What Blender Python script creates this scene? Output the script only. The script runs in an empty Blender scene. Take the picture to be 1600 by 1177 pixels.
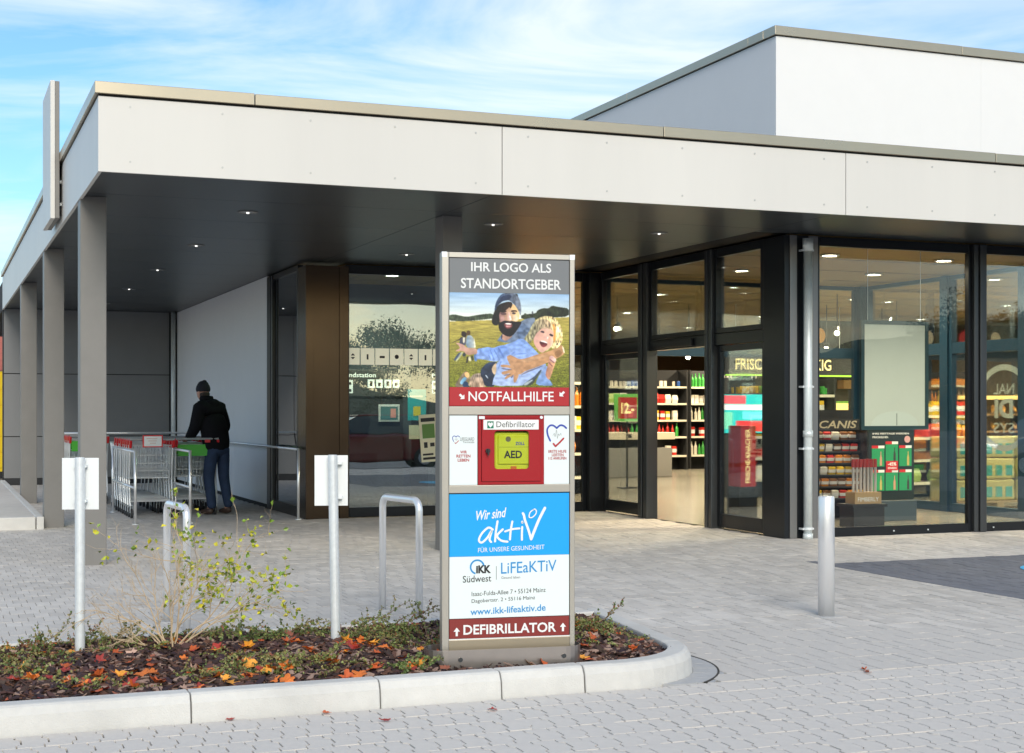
import bpy, bmesh, math, random
import numpy as np
from mathutils import Vector, Matrix
random.seed(7); rng = np.random.default_rng(7)
S = bpy.context.scene
COL = S.collection
rad = math.radians
# ---------------------------------------------------------------- camera
THETA = rad(21.616)
cd = bpy.data.cameras.new('camera'); cam = bpy.data.objects.new('camera', cd); COL.objects.link(cam)
cd.sensor_width = 36; cd.lens = 51.44; cd.shift_y = 0.0341
cd.clip_start = 0.1; cd.clip_end = 2000
cam.location = (0, 0, 1.4); cam.rotation_euler = (rad(90), 0, -THETA)
S.camera = cam
# ---------------------------------------------------------------- world
SUN_EL, SUN_AZ = rad(31), rad(190)          # azimuth from +Y towards +X
W = bpy.data.worlds.new('World'); S.world = W; W.use_nodes = True
nt = W.node_tree; nt.nodes.clear()
def wn(t, **k):
    n = nt.nodes.new(t)
    for a, b in k.items(): setattr(n, a, b)
    return n
out = wn('ShaderNodeOutputWorld'); bg = wn('ShaderNodeBackground'); bg.inputs[1].default_value = 0.08
sky = wn('ShaderNodeTexSky', sky_type='NISHITA', sun_disc=False)
sky.sun_elevation = SUN_EL; sky.sun_rotation = SUN_AZ; sky.ozone_density = 1.6; sky.dust_density = 0.6
tc = wn('ShaderNodeTexCoord')
mp = wn('ShaderNodeMapping'); mp.inputs['Scale'].default_value = (1.5, .8, 7.5); mp.inputs['Rotation'].default_value = (0, rad(16), rad(25))
nz = wn('ShaderNodeTexNoise'); nz.inputs['Scale'].default_value = 2.1; nz.inputs['Detail'].default_value = 9; nz.inputs['Roughness'].default_value = .56; nz.inputs['Distortion'].default_value = .9
cr = wn('ShaderNodeValToRGB'); cr.color_ramp.elements[0].position = .44; cr.color_ramp.elements[1].position = .70
cr.color_ramp.elements[0].color = (.02,)*3 + (1,); cr.color_ramp.elements[1].color = (.70,)*3 + (1,)
# clouds turn from white to warm towards the low sun
dotn = wn('ShaderNodeVectorMath', operation='DOT_PRODUCT'); dotn.inputs[1].default_value = (math.sin(SUN_AZ), math.cos(SUN_AZ), .12)
mr = wn('ShaderNodeMapRange'); mr.inputs[1].default_value = .45; mr.inputs[2].default_value = 1.0
cc = wn('ShaderNodeMix', data_type='RGBA'); cc.inputs[6].default_value = (8.7, 8.9, 9.2, 1); cc.inputs[7].default_value = (32, 21.5, 9.0, 1)
cool = wn('ShaderNodeMix', data_type='RGBA', blend_type='MULTIPLY'); cool.inputs[0].default_value = 1; cool.inputs[7].default_value = (.80, 1.16, 1.32, 1)
mx = wn('ShaderNodeMix', data_type='RGBA')
L = nt.links.new
L(tc.outputs['Generated'], mp.inputs[0]); L(mp.outputs[0], nz.inputs[0]); L(nz.outputs[0], cr.inputs[0])
L(tc.outputs['Generated'], dotn.inputs[0]); L(dotn.outputs['Value'], mr.inputs[0]); L(mr.outputs[0], cc.inputs[0])
L(sky.outputs[0], cool.inputs[6])
sep = wn('ShaderNodeSeparateXYZ'); L(tc.outputs['Generated'], sep.inputs[0])
hz = wn('ShaderNodeMapRange', interpolation_type='SMOOTHSTEP'); hz.inputs[1].default_value = .0; hz.inputs[2].default_value = .16; hz.inputs[3].default_value = .6; hz.inputs[4].default_value = .0; L(sep.outputs[2], hz.inputs[0])
mxm = wn('ShaderNodeMath', operation='MAXIMUM'); L(cr.outputs[0], mxm.inputs[0]); L(hz.outputs[0], mxm.inputs[1])
L(mxm.outputs[0], mx.inputs[0]); L(cool.outputs[2], mx.inputs[6]); L(cc.outputs[2], mx.inputs[7])
L(mx.outputs[2], bg.inputs[0]); L(bg.outputs[0], out.inputs[0])
sd = bpy.data.lights.new('sun', 'SUN'); sd.energy = 1.5; sd.angle = rad(26); sd.color = (1, .91, .79)
sun = bpy.data.objects.new('sun', sd); COL.objects.link(sun)
sv = Vector((math.sin(SUN_AZ)*math.cos(SUN_EL), math.cos(SUN_AZ)*math.cos(SUN_EL), math.sin(SUN_EL)))
sun.rotation_euler = sv.to_track_quat('Z', 'Y').to_euler()
S.view_settings.view_transform = 'Standard'; S.view_settings.look = 'None'
S.view_settings.exposure = 0.72; S.view_settings.gamma = 1; S.view_settings.use_curve_mapping = False
S.cycles.use_denoising = True
S.cycles.max_bounces = 7; S.cycles.transparent_max_bounces = 16; S.cycles.caustics_reflective = False; S.cycles.caustics_refractive = False
S.cycles.sample_clamp_indirect = 6
# ---------------------------------------------------------------- helpers
CT, ST = math.cos(THETA), math.sin(THETA)
def proj(x, y, z):
    fw = x*ST + y*CT; r = x*CT - y*ST
    return 800 + 2286*r/fw, 643 - 2286*(z-1.4)/fw, fw
def ray(u, v): r = (u-800)/2286; return (ST+r*CT, CT-r*ST, (643-v)/2286)
def on_y(u, v, Y): d = ray(u, v); t = Y/d[1]; return d[0]*t, 1.4+d[2]*t

MATS = {}
def mat(name, col, rough=.6, metal=0., var=0., vscale=6., bump=0., bscale=60., emit=0., coat=0., rnd=0., island=0., spec=.5, stretch=None, rvar=0., blotch=None):
    if name in MATS: return MATS[name]
    m = bpy.data.materials.new(name); m.use_nodes = True; t = m.node_tree; n = t.nodes; b = n['Principled BSDF']
    b.inputs['Base Color'].default_value = (*col, 1); b.inputs['Roughness'].default_value = rough
    b.inputs['Metallic'].default_value = metal; b.inputs['Coat Weight'].default_value = coat
    b.inputs['Specular IOR Level'].default_value = spec
    if emit: b.inputs['Emission Color'].default_value = (*col, 1); b.inputs['Emission Strength'].default_value = emit
    src = None
    if var or bump or rvar or blotch:
        co = n.new('ShaderNodeTexCoord'); mpn = n.new('ShaderNodeMapping'); t.links.new(co.outputs['Object'], mpn.inputs[0])
        if stretch: mpn.inputs['Scale'].default_value = stretch
        vec = mpn.outputs[0]
    val = None
    def addval(sock, amt):     # value factor 1 +- amt
        nonlocal val
        r = n.new('ShaderNodeMapRange'); r.inputs[3].default_value = 1-amt; r.inputs[4].default_value = 1+amt; t.links.new(sock, r.inputs[0])
        if val is None: val = r.outputs[0]
        else:
            k = n.new('ShaderNodeMath'); k.operation = 'MULTIPLY'; t.links.new(val, k.inputs[0]); t.links.new(r.outputs[0], k.inputs[1]); val = k.outputs[0]
    if var:
        z = n.new('ShaderNodeTexNoise'); z.inputs['Scale'].default_value = vscale; z.inputs['Detail'].default_value = 8; z.inputs['Roughness'].default_value = .65
        t.links.new(vec, z.inputs[0]); addval(z.outputs[0], var*1.6)
    if blotch:
        z = n.new('ShaderNodeTexNoise'); z.inputs['Scale'].default_value = blotch[0]; z.inputs['Detail'].default_value = 3
        t.links.new(vec, z.inputs[0]); addval(z.outputs[0], blotch[1]*2)
    if rnd:
        o = n.new('ShaderNodeObjectInfo'); addval(o.outputs['Random'], rnd)
    if island:
        o = n.new('ShaderNodeNewGeometry'); addval(o.outputs['Random Per Island'], island)
    if val is not None:
        mm = n.new('ShaderNodeMix'); mm.data_type = 'RGBA'; mm.blend_type = 'MULTIPLY'; mm.inputs[0].default_value = 1
        mm.inputs[6].default_value = (*col, 1); t.links.new(val, mm.inputs[7]); t.links.new(mm.outputs[2], b.inputs['Base Color'])
    if rvar:
        z = n.new('ShaderNodeTexNoise'); z.inputs['Scale'].default_value = vscale*.7; z.inputs['Detail'].default_value = 5; t.links.new(vec, z.inputs[0])
        r = n.new('ShaderNodeMapRange'); r.inputs[3].default_value = max(rough-rvar, .02); r.inputs[4].default_value = min(rough+rvar, 1); t.links.new(z.outputs[0], r.inputs[0]); t.links.new(r.outputs[0], b.inputs['Roughness'])
    if bump:
        z = n.new('ShaderNodeTexNoise'); z.inputs['Scale'].default_value = bscale; z.inputs['Detail'].default_value = 6; t.links.new(vec, z.inputs[0])
        bp = n.new('ShaderNodeBump'); bp.inputs['Strength'].default_value = bump; bp.inputs['Distance'].default_value = .01
        t.links.new(z.outputs[0], bp.inputs['Height']); t.links.new(bp.outputs[0], b.inputs['Normal'])
    MATS[name] = m; return m

def glass_mat(name, tint, refl=1.0, ior=1.5):
    m = bpy.data.materials.new(name); m.use_nodes = True; t = m.node_tree; n = t.nodes; n.clear()
    o = n.new('ShaderNodeOutputMaterial'); tr = n.new('ShaderNodeBsdfTransparent'); tr.inputs[0].default_value = (*tint, 1)
    g = n.new('ShaderNodeBsdfGlossy'); g.inputs['Roughness'].default_value = .0; g.inputs[0].default_value = (.95, .97, 1, 1)
    f = n.new('ShaderNodeFresnel'); f.inputs[0].default_value = ior
    k = n.new('ShaderNodeMath'); k.operation = 'MULTIPLY'; k.inputs[1].default_value = refl; k.use_clamp = True
    x = n.new('ShaderNodeMixShader'); co = n.new('ShaderNodeTexCoord'); z = n.new('ShaderNodeTexNoise'); z.inputs['Scale'].default_value = 1.1; z.inputs['Detail'].default_value = 1
    bp = n.new('ShaderNodeBump'); bp.inputs['Strength'].default_value = .12; bp.inputs['Distance'].default_value = .02
    l = t.links.new
    l(co.outputs['Object'], z.inputs[0]); l(z.outputs[0], bp.inputs['Height']); l(bp.outputs[0], g.inputs['Normal'])
    l(f.outputs[0], k.inputs[0]); l(k.outputs[0], x.inputs[0]); l(tr.outputs[0], x.inputs[1]); l(g.outputs[0], x.inputs[2]); l(x.outputs[0], o.inputs[0])
    MATS[name] = m; return m

class MB:
    def __init__(s): s.v = []; s.f = []; s.m = []; s.mi = 0
    def add(s, vs, fs):
        o = len(s.v); s.v.extend(vs); s.f.extend([tuple(i+o for i in f) for f in fs]); s.m.extend([s.mi]*len(fs))
    def box(s, x0, y0, z0, x1, y1, z1):
        s.add([(x0,y0,z0),(x1,y0,z0),(x1,y1,z0),(x0,y1,z0),(x0,y0,z1),(x1,y0,z1),(x1,y1,z1),(x0,y1,z1)],
              [(0,3,2,1),(4,5,6,7),(0,1,5,4),(1,2,6,5),(2,3,7,6),(3,0,4,7)]); return s
    def obox(s, c, size, M=None):
        hx, hy, hz = size[0]/2, size[1]/2, size[2]/2
        vs = [Vector(p) for p in [(-hx,-hy,-hz),(hx,-hy,-hz),(hx,hy,-hz),(-hx,hy,-hz),(-hx,-hy,hz),(hx,-hy,hz),(hx,hy,hz),(-hx,hy,hz)]]
        if M is not None: vs = [M @ p for p in vs]
        s.add([tuple(p+Vector(c)) for p in vs], [(0,3,2,1),(4,5,6,7),(0,1,5,4),(1,2,6,5),(2,3,7,6),(3,0,4,7)]); return s
    def tube(s, path, r, n=8, cap=True):
        P = [Vector(p) for p in path]; k = len(P)
        rr = r if isinstance(r, (list, tuple)) else [r]*k
        vs = []; prev = None
        for i in range(k):
            d = (P[min(i+1,k-1)] - P[max(i-1,0)])
            if d.length < 1e-9: d = Vector((0,0,1))
            d.normalize()
            if prev is None:
                a = Vector((0,0,1)) if abs(d.z) < .9 else Vector((1,0,0)); u = d.cross(a).normalized()
            else:
                u = prev - d*prev.dot(d)
                if u.length < 1e-6: u = d.orthogonal()
                u.normalize()
            prev = u; w = d.cross(u)
            for j in range(n):
                a = 2*math.pi*j/n; vs.append(tuple(P[i] + (u*math.cos(a)+w*math.sin(a))*rr[i]))
        fs = [(i*n+j, i*n+(j+1)%n, (i+1)*n+(j+1)%n, (i+1)*n+j) for i in range(k-1) for j in range(n)]
        if cap: fs += [tuple(range(n-1,-1,-1)), tuple((k-1)*n+j for j in range(n))]
        s.add(vs, fs); return s
    def lathe(s, prof, c=(0,0,0), n=16):
        vs = [(c[0]+r*math.cos(2*math.pi*j/n), c[1]+r*math.sin(2*math.pi*j/n), c[2]+z) for r, z in prof for j in range(n)]
        k = len(prof); fs = [(i*n+j, i*n+(j+1)%n, (i+1)*n+(j+1)%n, (i+1)*n+j) for i in range(k-1) for j in range(n)]
        fs += [tuple(range(n-1,-1,-1)), tuple((k-1)*n+j for j in range(n))]
        s.add(vs, fs); return s
    def prism(s, pts, z0, z1):      # polygon in xy extruded in z
        n = len(pts)
        s.add([(x,y,z0) for x,y in pts]+[(x,y,z1) for x,y in pts], [tuple(range(n-1,-1,-1)), tuple(range(n,2*n))]+[(i,(i+1)%n,n+(i+1)%n,n+i) for i in range(n)]); return s
    def prism_xz(s, pts, y0, y1):   # polygon in xz extruded in y
        n = len(pts)
        s.add([(x,y0,z) for x,z in pts]+[(x,y1,z) for x,z in pts], [tuple(range(n)), tuple(range(2*n-1,n-1,-1))]+[(n+i,n+(i+1)%n,(i+1)%n,i) for i in range(n)]); return s
    def mesh(s, name, mats, smooth=False):
        me = bpy.data.meshes.new(name); me.from_pydata(s.v, [], s.f); 
        for m in (mats if isinstance(mats, (list, tuple)) else [mats]): me.materials.append(m)
        if any(s.m): me.polygons.foreach_set('material_index', s.m)
        if smooth: me.polygons.foreach_set('use_smooth', [True]*len(me.polygons))
        me.update(); return me
    def build(s, name, mats, parent=None, smooth=False, bevel=0, seg=2, **k):
        me = s.mesh(name, mats, smooth); return link(name, me, parent, bevel, seg, **k)
def link(name, me, parent=None, bevel=0, seg=2, loc=(0,0,0), rot=(0,0,0), label=None, cat=None, group=None, kind=None):
    o = bpy.data.objects.new(name, me); COL.objects.link(o); o.location = loc; o.rotation_euler = rot
    if parent: o.parent = parent
    if bevel:
        b = o.modifiers.new('bevel', 'BEVEL'); b.width = bevel; b.segments = seg; b.limit_method = 'ANGLE'
    tag(o, label, cat, group, kind); return o
def tag(o, label=None, cat=None, group=None, kind=None):
    if label: o['label'] = label
    if cat: o['category'] = cat
    if group: o['group'] = group
    if kind: o['kind'] = kind
    return o
def thing(name, label, cat, loc=(0,0,0), rz=0, group=None):
    o = bpy.data.objects.new(name, None); COL.objects.link(o); o.location = loc; o.rotation_euler = (0,0,rz); o.empty_display_size = .1
    return tag(o, label, cat, group)
def kids(o): return [c for c in ALLK.get(o.name, [])]
def copy_tree(o, loc, rz=None, label=None, group=None, lvl=0):
    c = o.copy(); COL.objects.link(c)
    if lvl == 0:
        c.location = loc
        if rz is not None: c.rotation_euler[2] = rz
        if label: c['label'] = label
        if group: c['group'] = group
    for ch in [x for x in SRC[o.name]] if o.name in SRC else []:
        d = copy_tree(ch, None, lvl=1); d.parent = c; 
    return c
SRC = {}
def proto(o):                       # remember the children of a thing before copying it
    for x in [o] + list(o.children_recursive): SRC[x.name] = list(x.children)
    return o

def arr(name, x0, pts): return pts
ORD0 = ['first','second','third','fourth','fifth','sixth','seventh','eighth','ninth','tenth','eleventh','twelfth','thirteenth','fourteenth','fifteenth','sixteenth','seventeenth','eighteenth','nineteenth','twentieth']
ORD = ORD0 + [f'{t}-{o}' if o else {'thirty':'thirtieth','forty':'fortieth','fifty':'fiftieth','sixty':'sixtieth','seventy':'seventieth','eighty':'eightieth'}[t] for t in ('twenty','thirty','forty','fifty','sixty','seventy','eighty') for o in ['']+ORD0[:9] if not (t == 'twenty' and not o)]
# ---------------------------------------------------------------- text
def text_geo(s, bold=0., shear=0., space=1.):
    cu = bpy.data.curves.new('t', 'FONT'); cu.body = s; cu.size = 1; cu.offset = bold; cu.shear = shear; cu.space_character = space; cu.resolution_u = 3
    cu.align_x = 'LEFT'
    ob = bpy.data.objects.new('t', cu); me = bpy.data.meshes.new_from_object(ob)
    n = len(me.vertices); co = np.empty(n*3); me.vertices.foreach_get('co', co); co = co.reshape(-1,3)
    fs = [tuple(p.vertices) for p in me.polygons]
    bpy.data.objects.remove(ob); bpy.data.curves.remove(cu); bpy.data.meshes.remove(me)
    return co, fs
def text(s, x0, x1, z0, z1, y, material, parent, name='lettering', bold=0., shear=0., mirror=False, xf=None, slope=0., kind=None):
    """flat print between x0..x1, z0..z1 on the plane y, facing -y"""
    co, fs = text_geo(s, bold, shear)
    a, b = co.min(0), co.max(0)
    X = x0 + (co[:,0]-a[0])/(b[0]-a[0])*(x1-x0); Z = z0 + (co[:,1]-a[1])/(b[1]-a[1])*(z1-z0)
    if mirror: X = x0 + x1 - X
    Z = Z + slope*(X-(x0+x1)/2)
    V = [(float(p), y, float(q)) for p, q in zip(X, Z)]
    if xf: V = [tuple(xf @ Vector(p)) for p in V]
    mb = MB(); mb.add(V, fs)
    return mb.build(name, material, parent)
# ================================================================ materials
M_pav = mat('paver_concrete', (.63,.595,.55), .8, var=.11, vscale=9, bump=.25, bscale=220, island=.14, rnd=.0, blotch=(.6,.10))
M_pavp = mat('plaza_paver_concrete', (.575,.545,.505), .82, var=.12, vscale=7, bump=.2, bscale=220, island=.10, blotch=(.35,.14))
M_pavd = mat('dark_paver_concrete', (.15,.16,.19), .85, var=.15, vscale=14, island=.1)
M_joint = mat('joint_sand', (.05,.047,.042), .95, var=.3, vscale=8)
M_lot = mat('parking_asphalt', (.2,.2,.21), .9, var=.2, vscale=2)
M_kerb = mat('kerb_concrete', (.60,.59,.56), .78, var=.07, vscale=14, bump=.3, bscale=150, blotch=(2.2,.10))
M_white = mat('white_cladding', (.66,.645,.61), .42, var=.025, vscale=3, stretch=(1,1,.12), blotch=(.5,.05), spec=.4)
M_whiteb = mat('white_render', (.80,.81,.82), .7, var=.02, vscale=2)
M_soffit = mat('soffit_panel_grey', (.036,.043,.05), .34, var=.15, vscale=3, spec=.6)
M_coping = mat('coping_metal', (.46,.39,.29), .3, metal=.85, var=.06, vscale=2, rvar=.08)
M_col = mat('column_metal', (.205,.198,.188), .5, metal=.15, var=.08, vscale=4)
M_brown = mat('bronze_cladding', (.085,.06,.04), .2, metal=.85, var=.08, vscale=3, rvar=.05)
M_frame = mat('dark_frame_metal', (.022,.025,.03), .28, metal=.55, var=.05, vscale=6)
M_framel = mat('grey_frame_metal', (.07,.075,.08), .35, metal=.6)
M_blue = mat('partition_frame', (.01,.042,.08), .4, metal=.3)
M_wallg = mat('grey_facade_panel', (.2,.205,.21), .55, var=.05, vscale=3)
M_black = mat('black_plastic', (.012,.012,.014), .4)
M_dark = mat('dark_gap', (.02,.02,.02), .8)
M_galv = mat('galvanised_steel', (.78,.82,.84), .42, metal=.3, var=.12, vscale=30, rvar=.12)
M_steel = mat('brushed_stainless', (.88,.88,.88), .3, metal=.65, var=.05, vscale=20, stretch=(1,1,.05), rvar=.06)
M_zinc = mat('zinc_downpipe', (.70,.76,.77), .42, metal=.3, var=.1, vscale=14)
M_wfloor = mat('interior_floor_tile', (.20,.19,.16), .22, var=.05, vscale=3)
M_ceil = mat('interior_ceiling', (.44,.31,.14), .8, var=.05)
M_iwall = mat('interior_wall', (.36,.24,.12), .8, var=.06)
M_idark = mat('interior_dark_board', (.02,.022,.026), .6)
M_lamp = mat('lamp_glow', (1,.86,.6), emit=28)
M_lampdim = mat('canopy_lamp_lens', (.4,.42,.44), .3, metal=.4)
M_spark = mat('lamp_glint', (1,.97,.9), emit=1.2)
G_win = glass_mat('window_glass', (.94,.96,.95), .62)
G_dark = glass_mat('tinted_glass', (.7,.82,.84), 5.0)
G_side = glass_mat('side_glass', (.38,.56,.54), 2.2)
G_in = glass_mat('partition_glass', (.93,.97,.97), .6)

# ================================================================ ground
def sheet(name, pts, z, m, **k):
    mb = MB(); mb.add([(x,y,z) for x,y in pts], [tuple(range(len(pts)))]); return mb.build(name, m, kind='structure', **k)
mb = MB()    # one sheet to the horizon, sloping gently down behind the camera
ys = [-400,-60,-14,-10,-6,-2,2.8,3.4,30,60,400]; zs = [-.72,-.72,-.70,-.62,-.42,-.2,-.03,-.02,-.02,-.02,-.02]
xs = [-400,-60,-20,0,20,60,400]
vs = [(x,y,z-.01) for y,z in zip(ys,zs) for x in xs]; n = len(xs)
mb.add(vs, [(j*n+i, j*n+i+1, (j+1)*n+i+1, (j+1)*n+i) for j in range(len(ys)-1) for i in range(n-1)])
mb.build('ground', M_lot, kind='structure')
parking = MB().add; 
pk = MB(); pk.box(-6,3.3,-.028,16,6.645,-.014); pk = pk.build('parking_pavement', M_joint, kind='structure')
pl = MB(); pl.box(-6,6.645,-.026,16.5,29.4,-.0125); pl = pl.build('plaza_pavement', M_joint, kind='structure')

def visible(x, y, mrg=0):
    u, v, d = proj(x, y, 0); return -mrg < u < 1600+mrg and v < 1177+mrg, d
def paver_geo(outline, hts=.012):
    n = len(outline); vs = [(x,y,0) for x,y in outline]
    c = (sum(p[0] for p in outline)/n, sum(p[1] for p in outline)/n)
    low = [(x+(x-c[0])*.012, y+(y-c[1])*.012, -.0145) for x,y in outline]
    return vs+low, [tuple(range(n))]+[(i, n+i, n+(i+1)%n, (i+1)%n) for i in range(n)]
# zigzag pavers, long axis towards the building
Wp, Lp, a = .1125, .225, .011
prof = [(0,-a),(.2,-a),(.3,a),(.7,a),(.8,-a),(1,-a)]
left = [(x, t*(Lp-.008)) for t, x in [(t, o) for t, o in prof]]
zz = [(x+.0036, y) for x, y in left][::-1] + [(x+Wp-.0036, y) for x, y in left]
zz = zz[::1]
area = sum(zz[i][0]*zz[(i+1)%len(zz)][1]-zz[(i+1)%len(zz)][0]*zz[i][1] for i in range(len(zz)))
if area < 0: zz = zz[::-1]
zv, zf = paver_geo(zz)
cells = []
row = 0; y = 6.64-Lp
while y > 3.4:
    off = (row % 2)*Wp/2; x = -4.5+off
    while x < 11.5:
        vis, d = visible(x+Wp/2, y+Lp/2, 20); cells.append((0 if vis else 1, d, x, y)); x += Wp
    y -= Lp; row += 1
cells.sort()
pm = MB(); pm.add(zv, zf); pmesh = pm.mesh('paver', M_pav)
def pjit(): return random.uniform(-.0012,.0012), random.uniform(-.001,.001)
for fl, d, x, y in cells[:300]:
    o = bpy.data.objects.new('paver', pmesh); COL.objects.link(o); o.parent = pk
    o.location = (x, y, random.uniform(-.0016,.0008)); o.rotation_euler = (random.uniform(-.006,.006), random.uniform(-.012,.012), random.uniform(-.004,.004))
def bulk(cells, gv, gf, name, m, parent, tilt=.006):
    gv = np.array(gv); k = len(gv); N = len(cells)
    P = np.array([(c[2], c[3]) for c in cells])
    V = np.tile(gv, (N,1,1)); dz = rng.uniform(-.0016,.0008,(N,1)); tx = rng.uniform(-tilt,tilt,(N,1)); ty = rng.uniform(-tilt,tilt,(N,1))
    V[:,:,2] += dz + tx*V[:,:,0] + ty*V[:,:,1]; V[:,:,0] += P[:,0:1]; V[:,:,1] += P[:,1:2]
    fs = [tuple(i+j*k for i in f) for j in range(N) for f in gf]
    me = bpy.data.meshes.new(name); me.from_pydata(V.reshape(-1,3).tolist(), [], fs); me.materials.append(m)
    return link(name, me, parent, kind='stuff')
bulk(cells[300:], zv, zf, 'paver', M_pav, pk)
# plaza pavers
Wq, Lq = .1, .2
BED = (-3.2, 6.65, 4.06, 8.6)
def in_bed(x, y): return x < 3.86+(y-7.3)*.13 and y < 8.62 and (x < 3.3 or y > 7.35 or (x-3.24)**2+(y-7.30)**2 < .66**2)
def inside(x, y): return (x > 4.5 and y > 18.7) or (x > 8.72 and y > 13.9) or y > 29.3
def dark(x, y): return x > 7.62 and y < 11.5
cells = []; dcells = []
row = 0; y = 6.65
while y < 29.3:
    x = -5.8 + (row % 2)*Wq/2
    while x < 16.3:
        cx_, cy_ = x+Wq/2, y+Lq/2
        if not in_bed(cx_, cy_) and not inside(cx_, cy_) and not (math.hypot(cx_-3.26, cy_-7.30) < .78 and cy_ < 7.5 and cx_>3.2) and not (cx_ < 1.2 and cy_ > 18.4):
            vis, d = visible(cx_, cy_, 10)
            if vis or -5.8 < x < 14: (dcells if dark(cx_, cy_) else cells).append((0 if vis else 1, d, x, y))
        x += Wq
    y += Lq; row += 1
cells.sort()
rect = [(.0022,.001),(Wq-.0022,.001),(Wq-.0022,Lq-.001),(.0022,Lq-.001)]
rv, rf = paver_geo(rect)
pm = MB(); pm.add(rv, rf); pmesh = pm.mesh('paver', M_pavp)
for fl, d, x, y in cells[:300]:
    o = bpy.data.objects.new('paver', pmesh); COL.objects.link(o); o.parent = pl; o.location = (x, y, random.uniform(-.0016,.0008))
    o.rotation_euler = (random.uniform(-.005,.005), random.uniform(-.01,.01), 0)
bulk(cells[300:], rv, rf, 'paver', M_pavp, pl)
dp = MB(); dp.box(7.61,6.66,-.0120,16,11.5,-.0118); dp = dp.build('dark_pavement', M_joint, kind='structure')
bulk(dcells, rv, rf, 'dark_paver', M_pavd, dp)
for i in range(5):
    k = MB(); k.box(7.555,6.66+i*1.0,-.02,7.665,7.654+i*1.0,.003); k.build('edging_stone', M_pavd, dp)
# gutter stones round the kerb corner
CX, CY = 3.26, 7.30
M_gut = mat('gutter_stone', (.42,.425,.43), .8, var=.1, vscale=20, island=.1)
for i in range(2,9):
    a0 = rad(-92+i*11.6); a1 = rad(-92+(i+1)*11.6-.7); r0, r1 = .663, .79
    gs = MB(); gs.prism([(CX-.02+r*math.cos(t), max(CY+r*math.sin(t), 6.652)) for r, t in ((r0,a0),(r1,a0),(r1,(a0+a1)/2),(r1,a1),(r0,a1))], -.02, .003)
    gs.build('gutter_stone', M_gut, pl)
gs = MB(); gs.prism([(CX+.81*math.cos(rad(t)), CY+.81*math.sin(rad(t))) for t in range(-52,16,6)]+[(CX+.5*math.cos(rad(t)), CY+.5*math.sin(rad(t))) for t in range(14,-90,-8)], -.013, -.002); gs.build('gutter_bed', M_gut, pl)
gs = MB(); gs.prism([(CX-.02+.801*math.cos(rad(t)), CY+.801*math.sin(rad(t))) for t in range(-54,24,3)]+[(CX-.02+.791*math.cos(rad(t)), CY+.791*math.sin(rad(t))) for t in range(21,-57,-3)], -.010, .0042); gs.build('gutter_joint', M_joint, pl)
# painted blue bay marking on the dark paving, edging line
mk = MB(); pts = [(9.35+.42*math.cos(t*math.pi/14), 10.15+.5*math.sin(t*math.pi/14)) for t in range(28)]
mk.prism(pts, .002, .0045); mk.build('bay_marking', mat('blue_road_paint', (.03,.42,.75), .7, var=.12, vscale=12), kind='structure')
# raised pavement at the far left
rp = MB(); rp.box(-12,18.35,-.02,1.15,29.4,.135); rp = rp.build('raised_pavement', M_pavp, kind='structure')
for i in range(4):
    k = MB(); k.box(1.14-(i+1)*1.0+.006,18.2,-.02,1.14-i*1.0,18.35,.15); k.build('kerb_stone', M_kerb, rp, bevel=.012)
for i in range(10):
    k = MB(); k.box(1.15,18.2+i*1.0,-.02,1.235,19.194+i*1.0,.15); k.build('kerb_stone', M_kerb, rp, bevel=.01)

# ================================================================ supermarket
B = thing('supermarket', 'long flat-roofed grey and white supermarket with a deep canopy and glazed entrance', 'supermarket')
XC, YC, ZS, ZF, ZT = 1.24, 12.15, 3.36, 3.935, 4.05
YB, XR = 29.4, 34.0
mb = MB(); mb.box(XC+.05,YC+.05,3.40,XR,YB+12,3.96); mb.box(XC+.02,YC+.02,3.395,XC+.05,YB,3.9); mb.build('roof', M_dark, B)
xj = [XC, 4.72, 8.34, 11.96, 15.58, 19.2, 22.8, 26.4, 30, XR]
for i in range(len(xj)-1):
    k = MB(); k.box(xj[i]+.004 if i else XC, YC, ZS-.03, xj[i+1]-.004, YC+.03, ZF); p = k.build('fascia_panel', M_white, B)
    r = MB()
    for xx in np.linspace(xj[i]+.25, xj[i+1]-.25, 5):
        for zz_ in (ZS+.06, ZF-.07): r.tube([(xx,YC,zz_),(xx,YC-.004,zz_)], .009, 8)
    r.build('rivet', mat('rivet_grey', (.5,.5,.48), .4, metal=.5), p, kind='stuff')
yj = [YC+.03, 15.6, 19.2, 22.8, 26.4, YB]
for i in range(len(yj)-1):
    k = MB(); k.box(XC, yj[i]+(.004 if i else 0), ZS-.03, XC+.03, yj[i+1]-.004, ZF); k.build('fascia_panel', M_white, B)
k = MB(); k.box(XC+.012,YC+.012,ZF,XR,YC+.05,ZF+.02); k.box(XC+.012,YC+.05,ZF,XC+.05,YB,ZF+.02); k.build('shadow_gap', M_dark, B)
cj = [XC-.03, 2.5, 6.32, 10.14, 13.96, 17.8, 21.6, 25.4, XR]
for i in range(len(cj)-1):
    k = MB(); k.box(cj[i]+(.003 if i else 0),YC-.03,ZF+.018,cj[i+1]-.003,YC+.28,ZT-.004 if i%2 else ZT); k.build('coping', M_coping, B, bevel=.004)
cj = [YC+.28, 12.75, 16.4, 20.1, 23.8, YB]
for i in range(len(cj)-1):
    k = MB(); k.box(XC-.03,cj[i]+.003,ZF+.018,XC+.28,cj[i+1]-.003,ZT-.002); k.build('coping', M_coping, B, bevel=.004)
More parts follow.
